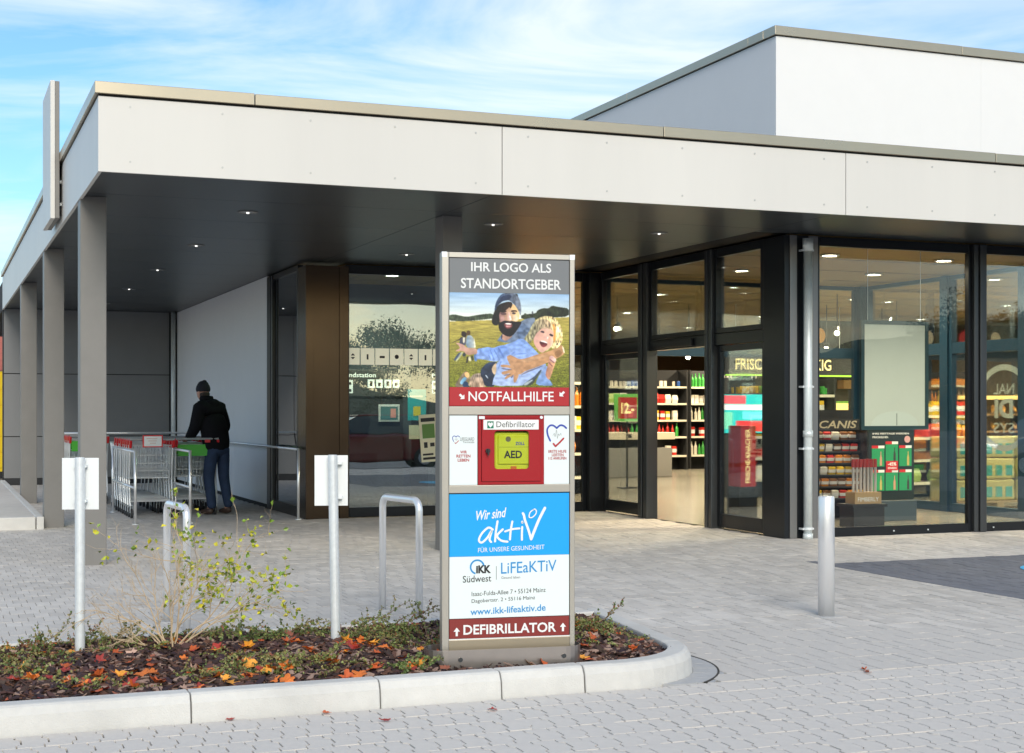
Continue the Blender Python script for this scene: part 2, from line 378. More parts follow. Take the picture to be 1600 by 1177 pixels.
# soffit panels
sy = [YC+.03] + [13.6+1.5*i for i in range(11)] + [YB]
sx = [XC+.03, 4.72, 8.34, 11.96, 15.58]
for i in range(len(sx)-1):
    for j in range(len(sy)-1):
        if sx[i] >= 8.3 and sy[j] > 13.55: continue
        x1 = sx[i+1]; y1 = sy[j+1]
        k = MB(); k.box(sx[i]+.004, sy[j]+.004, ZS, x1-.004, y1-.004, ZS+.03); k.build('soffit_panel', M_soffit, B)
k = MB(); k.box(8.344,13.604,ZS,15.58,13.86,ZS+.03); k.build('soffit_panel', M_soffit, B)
# canopy downlights
for x, y in [(2.88,14.31),(2.89,17.39),(2.89,20.57),(2.92,23.95),(2.9,27.3),(5.49,17.42),(5.45,14.29),(7.42,14.34),(7.5,17.4)]:
    k = MB(); k.lathe([(.085,0),(.10,.0),(.10,-.007),(.082,-.010),(.07,-.004),(.07,0)], (x,y,ZS-.001), 20)
    d = k.build('downlight', M_wallg, B, smooth=False)
    k = MB(); k.lathe([(.069,-.003),(.05,-.006),(.02,-.008),(.004,-.0085)], (x,y,ZS), 20); k.build('lens', M_lampdim, d)
    k = MB(); k.lathe([(.016,-.009),(.012,-.018),(.004,-.020)], (x,y,ZS), 10); k.build('bulb', M_spark, d)  # glowing pin stands in for the small gleam on an unlit downlight
# columns
for y in (13.8, 18.42, 23.35):
    k = MB(); k.box(1.25,y,-.01,1.482,y+.24,ZS); c = k.build('column', M_col, B, bevel=.006)
k = MB(); k.box(4.745,13.85,-.01,4.955,14.09,ZS); k.build('column', M_col, B, bevel=.006)
# left white wall (faces -X) and back wall
zseg = [.12,.92,2.12,ZS]
k = MB(); k.box(4.53,21.0,-.02,4.7,YB,ZS+.02); k.build('wall', M_dark, B)
for i,(y0,y1) in enumerate([(20.95,23.4),(23.4,26.2),(26.2,YB-.03)]):
    k = MB(); k.box(4.50,y0+.003,.06,4.53,y1-.003,ZS-.006); k.build('wall_panel', M_whiteb, B)
k = MB(); k.box(1.25,YB+.02,-.02,4.7,YB+.3,ZS+.02); k.build('wall', M_dark, B)
bx = [-.0+1.26, 2.2, 4.36]
for i in range(2):
    for j in range(len(zseg)-1):
        k = MB(); k.box(bx[i]+.006,YB-.02,zseg[j]+.008,bx[i+1]-.006,YB+.02,zseg[j+1]-.008); k.build('wall_panel', M_wallg, B)
k = MB(); k.box(1.26,YB-.01,-.02,4.5,YB+.02,.12); k.build('plinth', M_idark, B)
# far-corner downpipe against back wall
def pipe(x, y, z0, z1, r, shoe=False):
    k = MB(); k.tube([(x,y,z0),(x,y,z1)], r, 16); p = k.build('downpipe', M_zinc, B, smooth=True)
    return p
p = pipe(4.42, YB-.1, 0, ZS, .045)
# corner bronze cladding post
k = MB(); k.box(4.5,18.62,0,5.07,19.05,3.30); k.build('corner_post', M_brown, B, bevel=.005)
k = MB(); k.box(4.5,18.60,0,4.60,18.618,3.30); k.box(4.95,18.60,0,5.07,18.618,3.3); k.build('cover_strip', M_brown, B, bevel=.003)
# generic glazing -------------------------------------------------
def wallbox(mb, ax, c, s0, s1, n0, n1, z0, z1):
    """ax 'y': wall on plane Y=c running in X (outside -Y); ax 'x': plane X=c running in Y (outside -X)"""
    if ax == 'y': mb.box(s0, c-n1, z0, s1, c-n0, z1)
    else: mb.box(c-n1, s0, z0, c-n0, s1, z1)
def window(ax, c, s0, s1, z0, z1, fw, gl, name='window', rails=(), fm=None, bot=None, parent=None, dp_=.07, top=None, flat=.0):
    fm = fm or M_frame; bot = bot or fw; top = top or fw
    k = MB()
    wallbox(k, ax, c, s0, s0+fw, -dp_, 0, z0, z1); wallbox(k, ax, c, s1-fw, s1, -dp_, 0, z0, z1)
    wallbox(k, ax, c, s0+fw, s1-fw, -dp_+.002, -.002, z0, z0+bot); wallbox(k, ax, c, s0+fw, s1-fw, -dp_+.002, -.002, z1-top, z1)
    for rz_ in rails: wallbox(k, ax, c, s0+fw, s1-fw, -dp_+.004, -.003, rz_[0], rz_[1])
    w = k.build(name, fm, parent or B, bevel=.004, seg=1)
    zz0 = [z0+bot] + [r[1] for r in rails]; zz1 = [r[0] for r in rails] + [z1-top]
    for a_, b_ in zip(zz0, zz1):
        g = MB(); wallbox(g, ax, c, s0+fw-.004, s1-fw+.004, -.042, -.034, a_-.004, b_+.004); g.build('pane', gl, w)
    return w
# side glazing by the trolley bay (X=4.5)
k = MB(); k.box(4.49,20.72,0,4.58,20.94,3.33); k.build('mullion', M_frame, B, bevel=.004)
k = MB(); k.box(4.485,20.58,0,4.50,20.64,3.33); k.build('trim', M_framel, B)
window('x', 4.5, 19.05, 20.72, 0, 3.34, .07, G_side, bot=.14)
# glazed wall facing the plaza (Y=18.75)
window('y', 18.75, 5.07, 6.98, 0, 3.34, .05, G_dark, bot=.13, top=.12)
k = MB(); k.box(6.98,18.72,0,7.1,18.85,3.34); k.build('mullion', M_frame, B, bevel=.004)
window('y', 18.75, 7.1, 8.55, 0, 3.34, .05, G_win, bot=.13, top=.12, rails=[(2.19,2.33)])
k = MB(); k.box(8.55,18.62,0,8.8,18.86,3.34); k.build('corner_post', M_frame, B, bevel=.004)
# entrance wall (X=8.7)
ZH0, ZH1 = 2.19, 2.33
e = 8.70
window('x', e, 17.35, 18.6, ZH1, 3.34, .06, G_win, top=.1)
window('x', e, 15.55, 17.35-.26, ZH1, 3.34, .06, G_win, top=.1)
window('x', e, 14.28, 15.40, ZH1, 3.34, .06, G_win, top=.1)
k = MB(); k.box(8.70,14.28,ZH0,8.86,18.6,ZH1-.004); tr_ = k.build('transom', M_frame, B, bevel=.004)
k = MB(); k.box(8.66,15.9,ZH0+.02,8.70,16.9,ZH1-.03); k.build('door_operator', M_black, B, bevel=.006)
for y0, y1, dd in ((17.09,17.35,.1),(15.39,15.56,.12)):
    k = MB(); k.box(8.66,y0,0,8.72+dd,y0+(y1-y0)*.42,3.34); k.box(8.69,y0+(y1-y0)*.42,0,8.72+dd,y0+(y1-y0)*.6,3.34); k.box(8.66,y0+(y1-y0)*.6,0,8.72+dd,y1,3.34); k.build('mullion', M_framel, B, bevel=.006)
def door(y0, y1, x, fw=.07):
    w = window('x', x, y0, y1, .02, ZH0-.004, fw, G_in, name='sliding_door', bot=.16, dp_=.05)
    return w
door(17.36, 18.58, 8.74); door(14.30, 15.38, 8.74)
door(17.0, 17.12, 8.70, .05) if False else None
# corner post at the street corner
k = MB(); k.box(8.70,13.83,0,9.10,14.28,3.34); k.build('corner_post', M_frame, B, bevel=.004)
k = MB(); k.box(8.76,13.815,0,8.85,13.83,3.34); k.box(9.0,13.815,0,9.12,13.83,3.34); k.build('cover_strip', mat('cover_strip_grey', (.24,.235,.23), .38, metal=.7), B, bevel=.003)
# front windows (Y=13.85)
window('y', 13.85, 9.12, 11.24, 0, 3.34, .045, G_win, bot=.10, top=.1)
k = MB(); k.box(11.24,13.80,0,11.30,13.95,3.34); k.box(11.31,13.78,0,11.40,13.95,3.34); k.build('mullion', M_framel, B, bevel=.008)
window('y', 13.85, 11.40, 13.6, 0, 3.34, .045, G_win, bot=.10, top=.1)
window('y', 13.85, 13.7, 16.2, 0, 3.34, .045, G_win, bot=.10, top=.1)
window('y', 13.85, 16.3, 19.2, 0, 3.34, .045, G_win, bot=.10, top=.1)
k = MB(); k.box(13.6,13.8,0,13.7,13.95,3.34); k.build('mullion', M_frame, B); k = MB(); k.box(16.2,13.8,0,16.3,13.95,3.34); k.build('mullion', M_frame, B)
k = MB(); k.box(19.2,13.84,0,XR,14.1,3.34); k.build('wall', M_whiteb, B)
for xx in (10.15,10.62,11.55,12.6):
    k = MB(); k.tube([(xx,13.852,.045),(xx,13.842,.045)], .009, 10); k.build('drain_cap', M_zinc, B)
# zinc downpipe in front of the corner post
k = MB(); k.tube([(8.94,13.74,.0),(8.94,13.74,3.2)], .047, 20); k.tube([(8.94,13.74,1.12),(8.94,13.74,1.19)], .056, 20); k.tube([(8.94,13.74,3.17),(8.94,13.74,3.30)], .058, 20); k.tube([(8.94,13.74,0),(8.94,13.74,.06)], .055, 20)
p = k.build('downpipe', M_zinc, B, smooth=True); p.data.shade_smooth() if False else None
for z in (.1,.98,1.66,3.16):
    k = MB(); k.tube([(8.94,13.74,z),(8.94,13.74,z+.028)], .053, 20); k.box(8.87,13.735,z,8.89,13.815,z+.02); k.box(8.995,13.735,z,9.015,13.815,z+.02); k.build('pipe_clamp', M_galv, p)
# upper block
k = MB(); k.box(11.83,19.03,3.97,44,50,7.04); k.build('upper_storey', M_dark, B)
uj = [11.8, 15.6, 19.4, 23.2, 27, 31, 35, 40, 44]
for i in range(len(uj)-1):
    k = MB(); k.box(uj[i]+.0008,19.0,3.97,uj[i+1]-.0008,19.03,7.05); k.build('wall_panel', M_whiteb, B)
uj2 = [19.03, 19.15, 22.9, 26.6, 30.3, 34, 42, 50]
for i in range(len(uj2)-1):
    k = MB(); k.box(11.8,uj2[i]+.0008,3.97,11.83,uj2[i+1]-.0008,7.05); k.build('wall_panel', M_whiteb, B)
k = MB(); k.box(11.815,19.015,7.05,44,19.3,7.064); k.box(11.815,19.3,7.05,12.1,50,7.064); k.build('shadow_gap', M_dark, B)
uj = [11.76, 15.2, 20.2, 25.2, 30.2, 36, 44]
for i in range(len(uj)-1):
    k = MB(); k.box(uj[i]+.003,18.96,7.062,uj[i+1]-.003,19.3,7.2 if i%2 == 0 else 7.196); k.build('coping', M_coping, B, bevel=.004)
uj2 = [19.3, 19.75, 24.0, 28.3, 32.6, 37, 43, 50]
for i in range(len(uj2)-1):
    k = MB(); k.box(11.76,uj2[i]+.003,7.062,12.1,uj2[i+1]-.003,7.198); k.build('coping', M_coping, B, bevel=.004)

# ---- interior shell (parts of the supermarket)
k = MB(); k.box(5.0,18.9,-.03,XR,42,.0); k.box(8.8,13.9,-.031,XR,18.9,-.001); k.build('floor', M_wfloor, B)
k = MB(); k.box(5.08,18.86,3.32,XR,42,3.38); k.box(8.88,13.95,3.32,XR,18.86,3.38); k.build('ceiling', M_ceil, B)
k = MB()
for xx in np.arange(5.6,30,1.25): k.box(xx,18.9,3.314,xx+.02,42,3.3195)
for yy in np.arange(14.4,42,1.25): k.box(8.9 if yy < 18.9 else 5.1,yy,3.313,30,yy+.02,3.3185)
k.build('ceiling_grid', mat('ceiling_joint', (.35,.26,.15), .8), B)
k = MB(); k.box(5.0,42,0,XR,42.2,3.36); k.box(XR-.1,14.1,0,XR,42,3.36); k.box(4.75,21.0,0,5.0,42,3.36); k.build('wall', M_iwall, B)
# vestibule partitions (blue-grey frames)
VX_, VY_ = 13.2, 18.8
k = MB(); k.box(VX_-.09,VY_-.09,0,VX_+.09,VY_+.09,3.3); k.build('partition_post', M_blue, B)
window('y', VY_, 12.0, VX_-.09, 0, 3.3, .06, G_in, rails=[(2.2,2.36)], fm=M_blue, name='partition', bot=.12)
window('y', VY_, 8.9, 12.0, 2.2, 3.3, .06, G_in, fm=M_blue, name='partition', bot=.16)
for y0, y1 in ((16.9,18.71),(15.3,16.75),(14.0,15.15)):
    window('x', VX_, y0, y1, 0, 3.3, .06, G_in, rails=[(2.2,2.36)], fm=M_blue, name='partition', bot=.12, dp_=.09)
k = MB(); k.box(VX_-.03,16.75,0,VX_+.12,16.9,3.3); k.box(VX_-.03,15.15,0,VX_+.12,15.3,3.3); k.build('partition_post', M_blue, B)
# interior lamps
lamps = [(10.2,15.2),(11.9,15.2),(10.2,17.3),(12.2,17.1),(14.6,15.5),(16.6,15.5),(14.6,18),(17,18),(19.5,17),(19.5,20),(14.6,21),(17,21.5),(11,21.3),(8.4,21.3),(6.0,19.7),(12.5,25.5),(15.5,25.5),(9.6,25.5),(9.6,29.5),(13,29.5),(16,29.5),(19,25),(22,22),(22,18.5),(12,33),(15,34),(18,31)]
for i, (x, y) in enumerate(lamps):
    k = MB(); k.lathe([(.12,0),(.12,-.012),(.095,-.014),(.09,-.004),(.0,-.004)][:4]+[(.088,-.003)], (x,y,3.312), 18); d = k.build('ceiling_lamp', M_galv, B)
    k = MB(); k.lathe([(.088,-.004),(.05,-.006),(.003,-.007)], (x,y,3.31), 16); k.build('lens', M_lamp, d)
    if i % 1 == 0:
        ld = bpy.data.lights.new('lamp', 'AREA'); ld.shape = 'DISK'; ld.size = .18; ld.energy = 48 if y < 18.8 and x < 13 else 95; ld.color = (1,.82,.55)
        lo = bpy.data.objects.new('lamp_light', ld); COL.objects.link(lo); lo.location = (x,y,3.29); lo.parent = d; ld.spread = rad(165)
# sign blade at the left fascia
sb = thing('sign_box', 'tall narrow flat light-box sign standing off the left canopy edge on brackets', 'sign', (1.165,16.15,3.37))
k = MB(); k.box(-.045,-.55,0,-.0,.55,1.41); k.build('face_panel', M_white, sb, bevel=.004)
k = MB(); k.box(.001,-.545,.005,.045,.545,1.405); k.build('casing', M_col, sb, bevel=.004)
for z in (.15,.38,.62):
    for yy in (-.4,.4):
        k = MB(); k.box(.045,yy-.02,z,.08,yy+.02,z+.03); k.build('bracket', M_galv, sb)
# ================================================================ planting bed
bed = thing('planting_bed', 'kerbed planting bed with bark mulch in front of the shop entrance', 'planting bed', (0,0,0))
# cross-section sweep along a path, section: (inward offset, z)
SEC = [(0,-.02),(.012,.085),(.03,.118),(.045,.128),(.135,.128),(.14,.12),(.14,-.02)]
def sweep(path, nrm, name='kerb_stone'):
    vs = []; n = len(SEC)
    for p, q in zip(path, nrm):
        for o, z in SEC: vs.append((p[0]+q[0]*o, p[1]+q[1]*o, z))
    k = len(path); fs = [(i*n+j, (i+1)*n+j, (i+1)*n+j+1, i*n+j+1) for i in range(k-1) for j in range(n-1)]
    fs += [tuple(range(n)), tuple((k-1)*n+j for j in range(n-1,-1,-1))]
    mb = MB(); mb.add(vs, fs); return mb.build(name, M_kerb, bed, bevel=.004, seg=1)
jx = [-3.95,-2.95,-1.95,-.93,.08,1.085,1.965,2.585,3.03]
jx = [-3.4,-2.4,-1.4,-.4,.20,1.085,1.97,2.585,3.03]
for i in range(len(jx)-1):
    sweep([(jx[i]+.003,6.65),(jx[i+1]-.003,6.65)], [(0,1)]*2)
pth = [(3.033,6.645),(3.15,6.642)]; nr = [(0,1),(0,1)]
for i in range(0,11):
    t = rad(-90+i*8.2); pth.append((CX-.02+.66*math.cos(t), CY+.66*math.sin(t))); nr.append((-math.cos(t), -math.sin(t)))
sweep(pth, nr)
sweep([(pth[-1][0]+.001,pth[-1][1]+.006),(4.07,8.60)], [(-.99,.1),(-.99,.13)])
bxx = [3.93,3.0,2.15,1.2,.2,-.8,-1.8,-2.8,-3.6]
for i in range(len(bxx)-1):
    sweep([(bxx[i]-.003,8.60),(bxx[i+1]+.003,8.60)], [(0,-1)]*2)
# mulch surface
def mulch_z(x, y):
    e_ = min(1, (y-6.79)/.25, (8.46-y)/.2, (3.72+(y-7.3)*.13-x)/.2); e_ = max(0, e_)
    return .092 + .035*e_ + .014*math.sin(x*3.1+y*2)*e_ + .008*math.sin(x*9+y*13)*e_
def in_mulch(x, y, m=0): 
    if not (-3.4 < x < 3.74+(y-7.3)*.13-m and 6.79+m < y < 8.46-m): return False
    return x < 3.24 or y > 7.30 or (x-3.24)**2+(y-7.30)**2 < (.51-m)**2
mb = MB(); st = .06; grid = {}
X = np.arange(-3.4,3.99,st); Y = np.arange(6.77,8.50,st)
for j, y in enumerate(Y):
    for i, x in enumerate(X):
        grid[(i,j)] = len(mb.v); mb.v.append((x, y, mulch_z(x,y)+random.uniform(-.006,.006)))
for j in range(len(Y)-1):
    for i in range(len(X)-1):
        if X[i] < 3.80+(Y[j]-7.3)*.13 and (X[i] < 3.2 or Y[j] > 7.3 or (X[i]+.03-3.24)**2+(Y[j]+.03-7.30)**2 < .56**2):
            mb.f.append((grid[(i,j)],grid[(i+1,j)],grid[(i+1,j+1)],grid[(i,j+1)])); mb.m.append(0)
M_soil = mat('mulch_soil', (.035,.02,.016), .95, var=.4, vscale=40, bump=.8, bscale=60)
mb.build('mulch_soil', M_soil, bed)
def rand_pts(n, f=None):
    r = []
    while len(r) < n:
        x = random.uniform(-1.2, 3.9); y = random.uniform(6.8, 8.46)
        if in_mulch(x, y) and (f is None or f(x, y)): r.append((x, y))
    return r
def chips(n, cols, name):
    mb = MB(); 
    for x, y in rand_pts(n):
        l = random.uniform(.012,.045); w = random.uniform(.006,.018); t = random.uniform(.002,.006)
        Mx = Matrix.Rotation(random.uniform(0,6.28),3,'Z') @ Matrix.Rotation(random.gauss(0,.35),3,'X') @ Matrix.Rotation(random.gauss(0,.35),3,'Y')
        z = mulch_z(x,y)+random.uniform(.0,.016); o = len(mb.v)
        vs = [(-l,-w*.5,0),(-l*.2,-w,t),(l,-w*.4,0),(l*.8,w*.7,t),(-l*.6,w,0)]
        vs = [tuple(Mx @ Vector(p) + Vector((x,y,z))) for p in vs]; vs2 = [(p[0],p[1],p[2]-t-.002) for p in vs]
        mb.mi = random.randrange(len(cols))
        mb.add(vs+vs2, [(0,1,2,3,4),(0,5,6,1),(1,6,7,2),(2,7,8,3),(3,8,9,4),(4,9,5,0)])
    return mb.build(name, cols, bed, kind='stuff')
CH = [mat('bark_dark',(.035,.018,.016),.7), mat('bark_purple',(.075,.035,.032),.7), mat('bark_brown',(.12,.055,.035),.75), mat('bark_pale',(.30,.20,.16),.8), mat('bark_dark2',(.05,.028,.02),.7), mat('bark_dark3',(.03,.014,.018),.6)]
chips(14000, CH, 'bark_chips')

# fallen leaves, lobed
def leaf_mesh(col, seed):
    r = random.Random(seed); mb = MB(); pts = []
    N = 10
    for i in range(N*2):
        a_ = math.pi*2*i/(N*2); lobe = (i % 4 == 0)
        rr = (1.0 if lobe else (.66 if i % 4 == 2 else .9))*r.uniform(.65,1.15)
        if i in (9,10,11): rr *= .55
        pts.append((rr*math.cos(a_+1.57), rr*math.sin(a_+1.57)))
    c = r.uniform(-.1,.5); s = r.uniform(-.5,.5)
    def zz(x,y): return c*(x*x)+s*x*y+.25*abs(y)*r.uniform(.3,1)
    vs = [(0,0,0)]+[(x,y,zz(x,y)) for x,y in pts]
    mb.add(vs, [(0,i+1,(i+1)%(2*N)+1) for i in range(2*N)])
    mb.tube([(0,-.4,.02),(0,-1.1,.1)], .025, 4)
    return mb.mesh('maple_leaf', mat('leaf_'+col[0], col[1], .55, var=.25, vscale=3, rnd=.25))
LC = [('orange',(.72,.19,.03)),('burnt orange',(.50,.10,.025)),('red',(.36,.04,.03)),('yellow orange',(.80,.34,.04)),('russet brown',(.28,.09,.05)),('pale tan',(.50,.32,.24))]
lm = [leaf_mesh(c, i*5+k) for i, c in enumerate(LC) for k in range(3)]
spots = [(x,y) for x,y in rand_pts(220)] 
# leaves where the photograph gathers them
def G(u, v, z=.14):
    d = ray(u, v); t = (z-1.4)/d[2]; return d[0]*t, d[1]*t
dense = [(190,1058),(215,1052),(235,1050),(160,1060),(130,1072),(60,1065),(40,1058),(20,1068),(345,1058),(385,1056),(368,1062),(325,1048),(300,1020),(260,1015),(545,1055),(560,1050),(420,1048),(440,1040),(425,1060),(345,1018),(380,1016),(395,1020),(450,1003),(465,1006),(565,1005),(580,1004),(590,1015),(600,1014),(520,1030),(508,1040),(490,1020),(635,1040),(650,1038),(910,1010),(903,985),(918,1000),(380,1040),(275,1008),(240,1062),(500,1062),(590,1045),(85,1058),(105,1062),(145,1052),(205,1066),(360,1066),(448,1044),(540,1008),(930,990),(915,1022),(985,1010),(610,1018),(455,1058),(310,1066),(20,1152),(60,1146)]
for u, v in dense:
    for q_ in range(2 if v < 1100 else 1): spots.append(G(u+random.uniform(-10,10), v+random.uniform(-3,3)))
LEAVES = []
for i, (x, y) in enumerate(spots):
    ok = in_mulch(x, y, .03)
    big = i >= 220
    ci = random.choice([0,0,0,1,1,3,2] if big else [0,1,1,2,3,4,4,5,5]); s = random.uniform(.028,.048) if big else random.uniform(.018,.04)
    z = mulch_z(x,y)+.022 if ok else .006
    if not ok and y > 6.5 and not (6.4 < y < 6.62): continue
    side = 'left of the shrub' if x < 1.0 else ('between shrub and sign pole' if x < 2.1 else ('beside the terminal' if x < 2.6 else 'at the right end of the bed'))
    o = link('fallen_leaf', lm[ci*3+i%3], None, loc=(x,y,z), rot=(random.gauss(0,.3),random.gauss(0,.3),random.uniform(0,6.28)), cat='leaf', group=f'{LC[ci][0]} fallen leaves in the planting bed')
    LEAVES.append((x, ci, o))
    o.scale = (s,s,s)
cnt_ = {}
for x, ci, o in sorted(LEAVES, key=lambda q: q[0]):
    n_ = cnt_.get(ci, 0); cnt_[ci] = n_+1; o['label'] = f'{LC[ci][0]} fallen leaf on the mulch, {ORD[n_]} of its colour from the left'
for qq, (u, v) in enumerate([(360,1126),(602,1128),(770,1110),(1355,1052),(1350,1048),(510,1116)]):
    x, y = G(u, v, 0)
    o = link('fallen_leaf', random.choice(lm[3:9]), None, loc=(x,y,.006), rot=(.1,0,random.uniform(0,6)), label=f'small red-brown leaf blown onto the zigzag paving, {["left one near the kerb","beside the kerb joint left of the terminal","just in front of the terminal kerb","rightmost on the open paving","just left of the rightmost","between the two kerb joints"][qq]}', cat='leaf', group='leaves blown onto the zigzag paving'); o.scale = (.03,.022,.03)

# low plants ------------------------------------------------------
M_lf = [mat('leaf_green_a',(.11,.17,.045),.5,island=.4), mat('leaf_green_b',(.2,.23,.07),.5,island=.4), mat('leaf_olive',(.26,.22,.08),.55,island=.4), mat('leaf_redgreen',(.24,.10,.04),.5,island=.4)]
M_twig = mat('twig_brown', (.22,.14,.09), .8, var=.2); M_tan = mat('twig_tan', (.55,.42,.27), .8, var=.15, vscale=20)
def leafquad(mb, p, d, size, roll=None, w=.45):
    d = Vector(d).normalized(); u = d.cross(Vector((random.gauss(0,1),random.gauss(0,1),random.gauss(0,1)))).normalized()
    n_ = d.cross(u)*.18*size; p = Vector(p)
    mb.add([tuple(p), tuple(p+d*size*.5+u*size*w+n_), tuple(p+d*size), tuple(p+d*size*.5-u*size*w+n_)], [(0,1,2,3)])
# ground-covering sprigs: uncountable
gc = MB()
def sprig(mb, x, y, z, L_, n, ls, up=.6):
    a_ = random.uniform(0,6.28); d = Vector((math.cos(a_), math.sin(a_), up)).normalized(); p = Vector((x,y,z))
    for i in range(n):
        p = p + d*(L_/n); d = (d + Vector((random.gauss(0,.18),random.gauss(0,.18),random.gauss(-.05,.15)))).normalized()
        mb.mi = random.choice([0,0,1,1,1,2,2,3] if random.random() < .6 else [1,2])
        for k in range(2): leafquad(mb, p, d+Vector((random.gauss(0,.8),random.gauss(0,.8),random.gauss(.3,.5))), ls*random.uniform(.6,1.2))
def nz2(x, y): return math.sin(x*2.3+1.3)*math.sin(y*4.1+x) + .6*math.sin(x*5.7+y*3.3)+.4*math.sin(x*11+y*9)
cnt = 0
while cnt < 1500:
    x = random.uniform(-.6,3.85); y = random.uniform(6.85,8.42)
    if in_mulch(x,y,.06) and nz2(x,y) > .12 and not (2.25 < x < 3.2 and 6.8 < y < 7.25) and y > 6.95:
        sprig(gc, x, y, mulch_z(x,y)+.004, random.uniform(.04,.12), 7, random.uniform(.010,.020), random.uniform(.15,.8)); cnt += 1
tag(gc.build('ground_cover', M_lf, None), 'low olive green ground cover creeping over the bark mulch', 'ground cover', kind='stuff')
def shrub(x, y, h, nst, lab, leafm, seed, ls=.016, spread=.6, grp=None, dens=1.0):
    random.seed(seed)
    t = thing('cotoneaster_shrub', lab, 'shrub', (x,y,mulch_z(min(x,3.8),min(max(y,6.9),8.4))), 0, grp)
    st_ = MB(); lf = MB()
    for i in range(nst):
        a_ = random.uniform(0,6.28); d = Vector((math.cos(a_)*spread, math.sin(a_)*spread, 1)).normalized(); L_ = h*random.uniform(.6,1.15); p = Vector((random.gauss(0,.03),random.gauss(0,.03),-.01)); path = [p.copy()]
        n_ = 12
        for k in range(n_):
            d = (d + Vector((math.cos(a_)*.06,math.sin(a_)*.06,-.05)) + Vector([random.gauss(0,.10) for _ in range(3)])).normalized(); p = p + d*(L_/n_); path.append(p.copy())
            if k > 1:
                for q in range(int(3*dens)):
                    lf.mi = random.randrange(len(leafm)); leafquad(lf, p+Vector([random.gauss(0,.004) for _ in range(3)]), d+Vector([random.gauss(0,.9) for _ in range(3)]), ls*random.uniform(.7,1.3))
            if k % 3 == 2:
                e_ = (d+Vector([random.gauss(0,.8) for _ in range(3)])).normalized(); q_ = p.copy(); pp = [q_.copy()]
                for w in range(4):
                    q_ = q_ + e_*h*.05; pp.append(q_.copy())
                    for _ in range(int(2*dens)): lf.mi = random.randrange(len(leafm)); leafquad(lf, q_, e_+Vector([random.gauss(0,.9) for _ in range(3)]), ls*random.uniform(.6,1.2))
                st_.tube(pp, .0012, 4)
        st_.tube(path, [.003*(1-i_/ (n_+2)) +.0008 for i_ in range(n_+1)], 5)
    st_.build('stem', M_twig, t); lf.build('foliage', leafm, t); return t
A_, B_, C_, D_ = M_lf
g_ = 'low cotoneaster shrubs in the bed'
sh = [((55,1018),.26,5,'sparse arching cotoneaster at the far left end of the bed',[A_,C_],1),
      ((100,1022),.22,5,'small cotoneaster just left of the left sign pole',[A_,D_],2),
      ((150,1018),.2,5,'low cotoneaster just right of the left sign pole',[A_,C_],3),
      ((385,1012),.20,7,'dense green cotoneaster right of the yellow-leaved shrub',[A_,A_,B_],4),
      ((440,1002),.22,4,'thin upright cotoneaster left of the middle sign pole',[A_,C_],5),
      ((545,1000),.30,9,'spreading cotoneaster at the foot of the middle sign pole',[A_,B_,C_],6),
      ((605,990),.26,6,'reddish-tipped cotoneaster in front of the right bicycle hoop',[C_,D_,B_],7),
      ((662,998),.28,7,'feathery green cotoneaster just left of the tall terminal',[B_,B_,A_],8),
      ((912,990),.22,5,'small red and green cotoneaster just right of the tall terminal',[A_,D_,C_],9),
      ((480,1045),.12,6,'very low cotoneaster tuft near the front kerb',[B_,C_],10),
      ((640,1048),.12,8,'bushy green tuft by the kerb left of the terminal',[B_,A_],11)]
for (u,v),h,n_,lab,lms,sd_ in sh:
    x, y = G(u, v, .12); shrub(x, y, h*1.3, n_, lab, lms, sd_, spread=1.1, grp=g_, dens=1.5)
# tall half-bare shrub with yellow-green leaves
random.seed(21)
ts = thing('deciduous_shrub', 'tall half-bare tan-stemmed shrub with yellow-green leaves on its right side', 'shrub', (*G(268,1018,.12), .11))
st_ = MB(); lf = MB(); M_yl = [mat('leaf_yellowgreen',(.42,.46,.03),.45,island=.25), mat('leaf_midgreen',(.16,.26,.03),.45,island=.3), mat('leaf_yellow',(.62,.55,.04),.45,island=.2)]
RV = Vector((CT,-ST,0)); 
def grow(p, d, L_, r, lev, leafy):
    n_ = 7 if lev < 2 else 4; path = [p.copy()]; rr = [r]
    for k in range(n_):
        d = (d + Vector([random.gauss(0,.11) for _ in range(3)]) + Vector((0,0,-.01 if lev<2 else .02))).normalized(); p = p + d*(L_/n_); path.append(p.copy()); rr.append(r*(1-.75*(k+1)/n_))
        if lev < 3 and k >= (1 if lev else 2) and random.random() < .85:
            e_ = (d + Vector([random.gauss(0,.55) for _ in range(3)])).normalized(); grow(p, e_, L_*random.uniform(.35,.6), r*.5, lev+1, leafy)
        if leafy and (lev >= 2 or (lev == 1 and k > 3)) and p.z > .12 and random.random() < .16*leafy:
            for q in range(random.choice([1,1,2])): lf.mi = random.choice([0,0,1,1,2]); leafquad(lf, p, d+Vector([random.gauss(0,.9) for _ in range(3)]), random.uniform(.022,.038), w=.36)
    st_.tube(path, rr, 5)
for tx, tz, L_, leafy in [(a__,b__,c__*.74,d__) for a__,b__,c__,d__ in [(-.62,.62,.50,0),(-.9,.42,.45,0),(-.45,.9,.62,.0),(-.25,1,.55,.0),(-.7,.25,.40,0),(-1.0,.55,.62,0),(-.8,.8,.6,0),(.0,1,.6,.0),(.22,1,.74,1.2),(.45,1,.80,1.3),(.62,.85,.80,1.4),(.8,.7,.74,1.3),(1.0,.55,.6,1.0),(.35,.8,.5,.6),(-.1,1,.5,0)]]:
    d = (RV*tx + Vector((0,0,tz)) + Vector((0,random.gauss(0,.18),0))).normalized(); grow(Vector((random.gauss(0,.02),random.gauss(0,.02),0)), d, L_, .0055, 0, leafy)
st_.build('stem', M_tan, ts); lf.build('foliage', M_yl, ts)
random.seed(33)

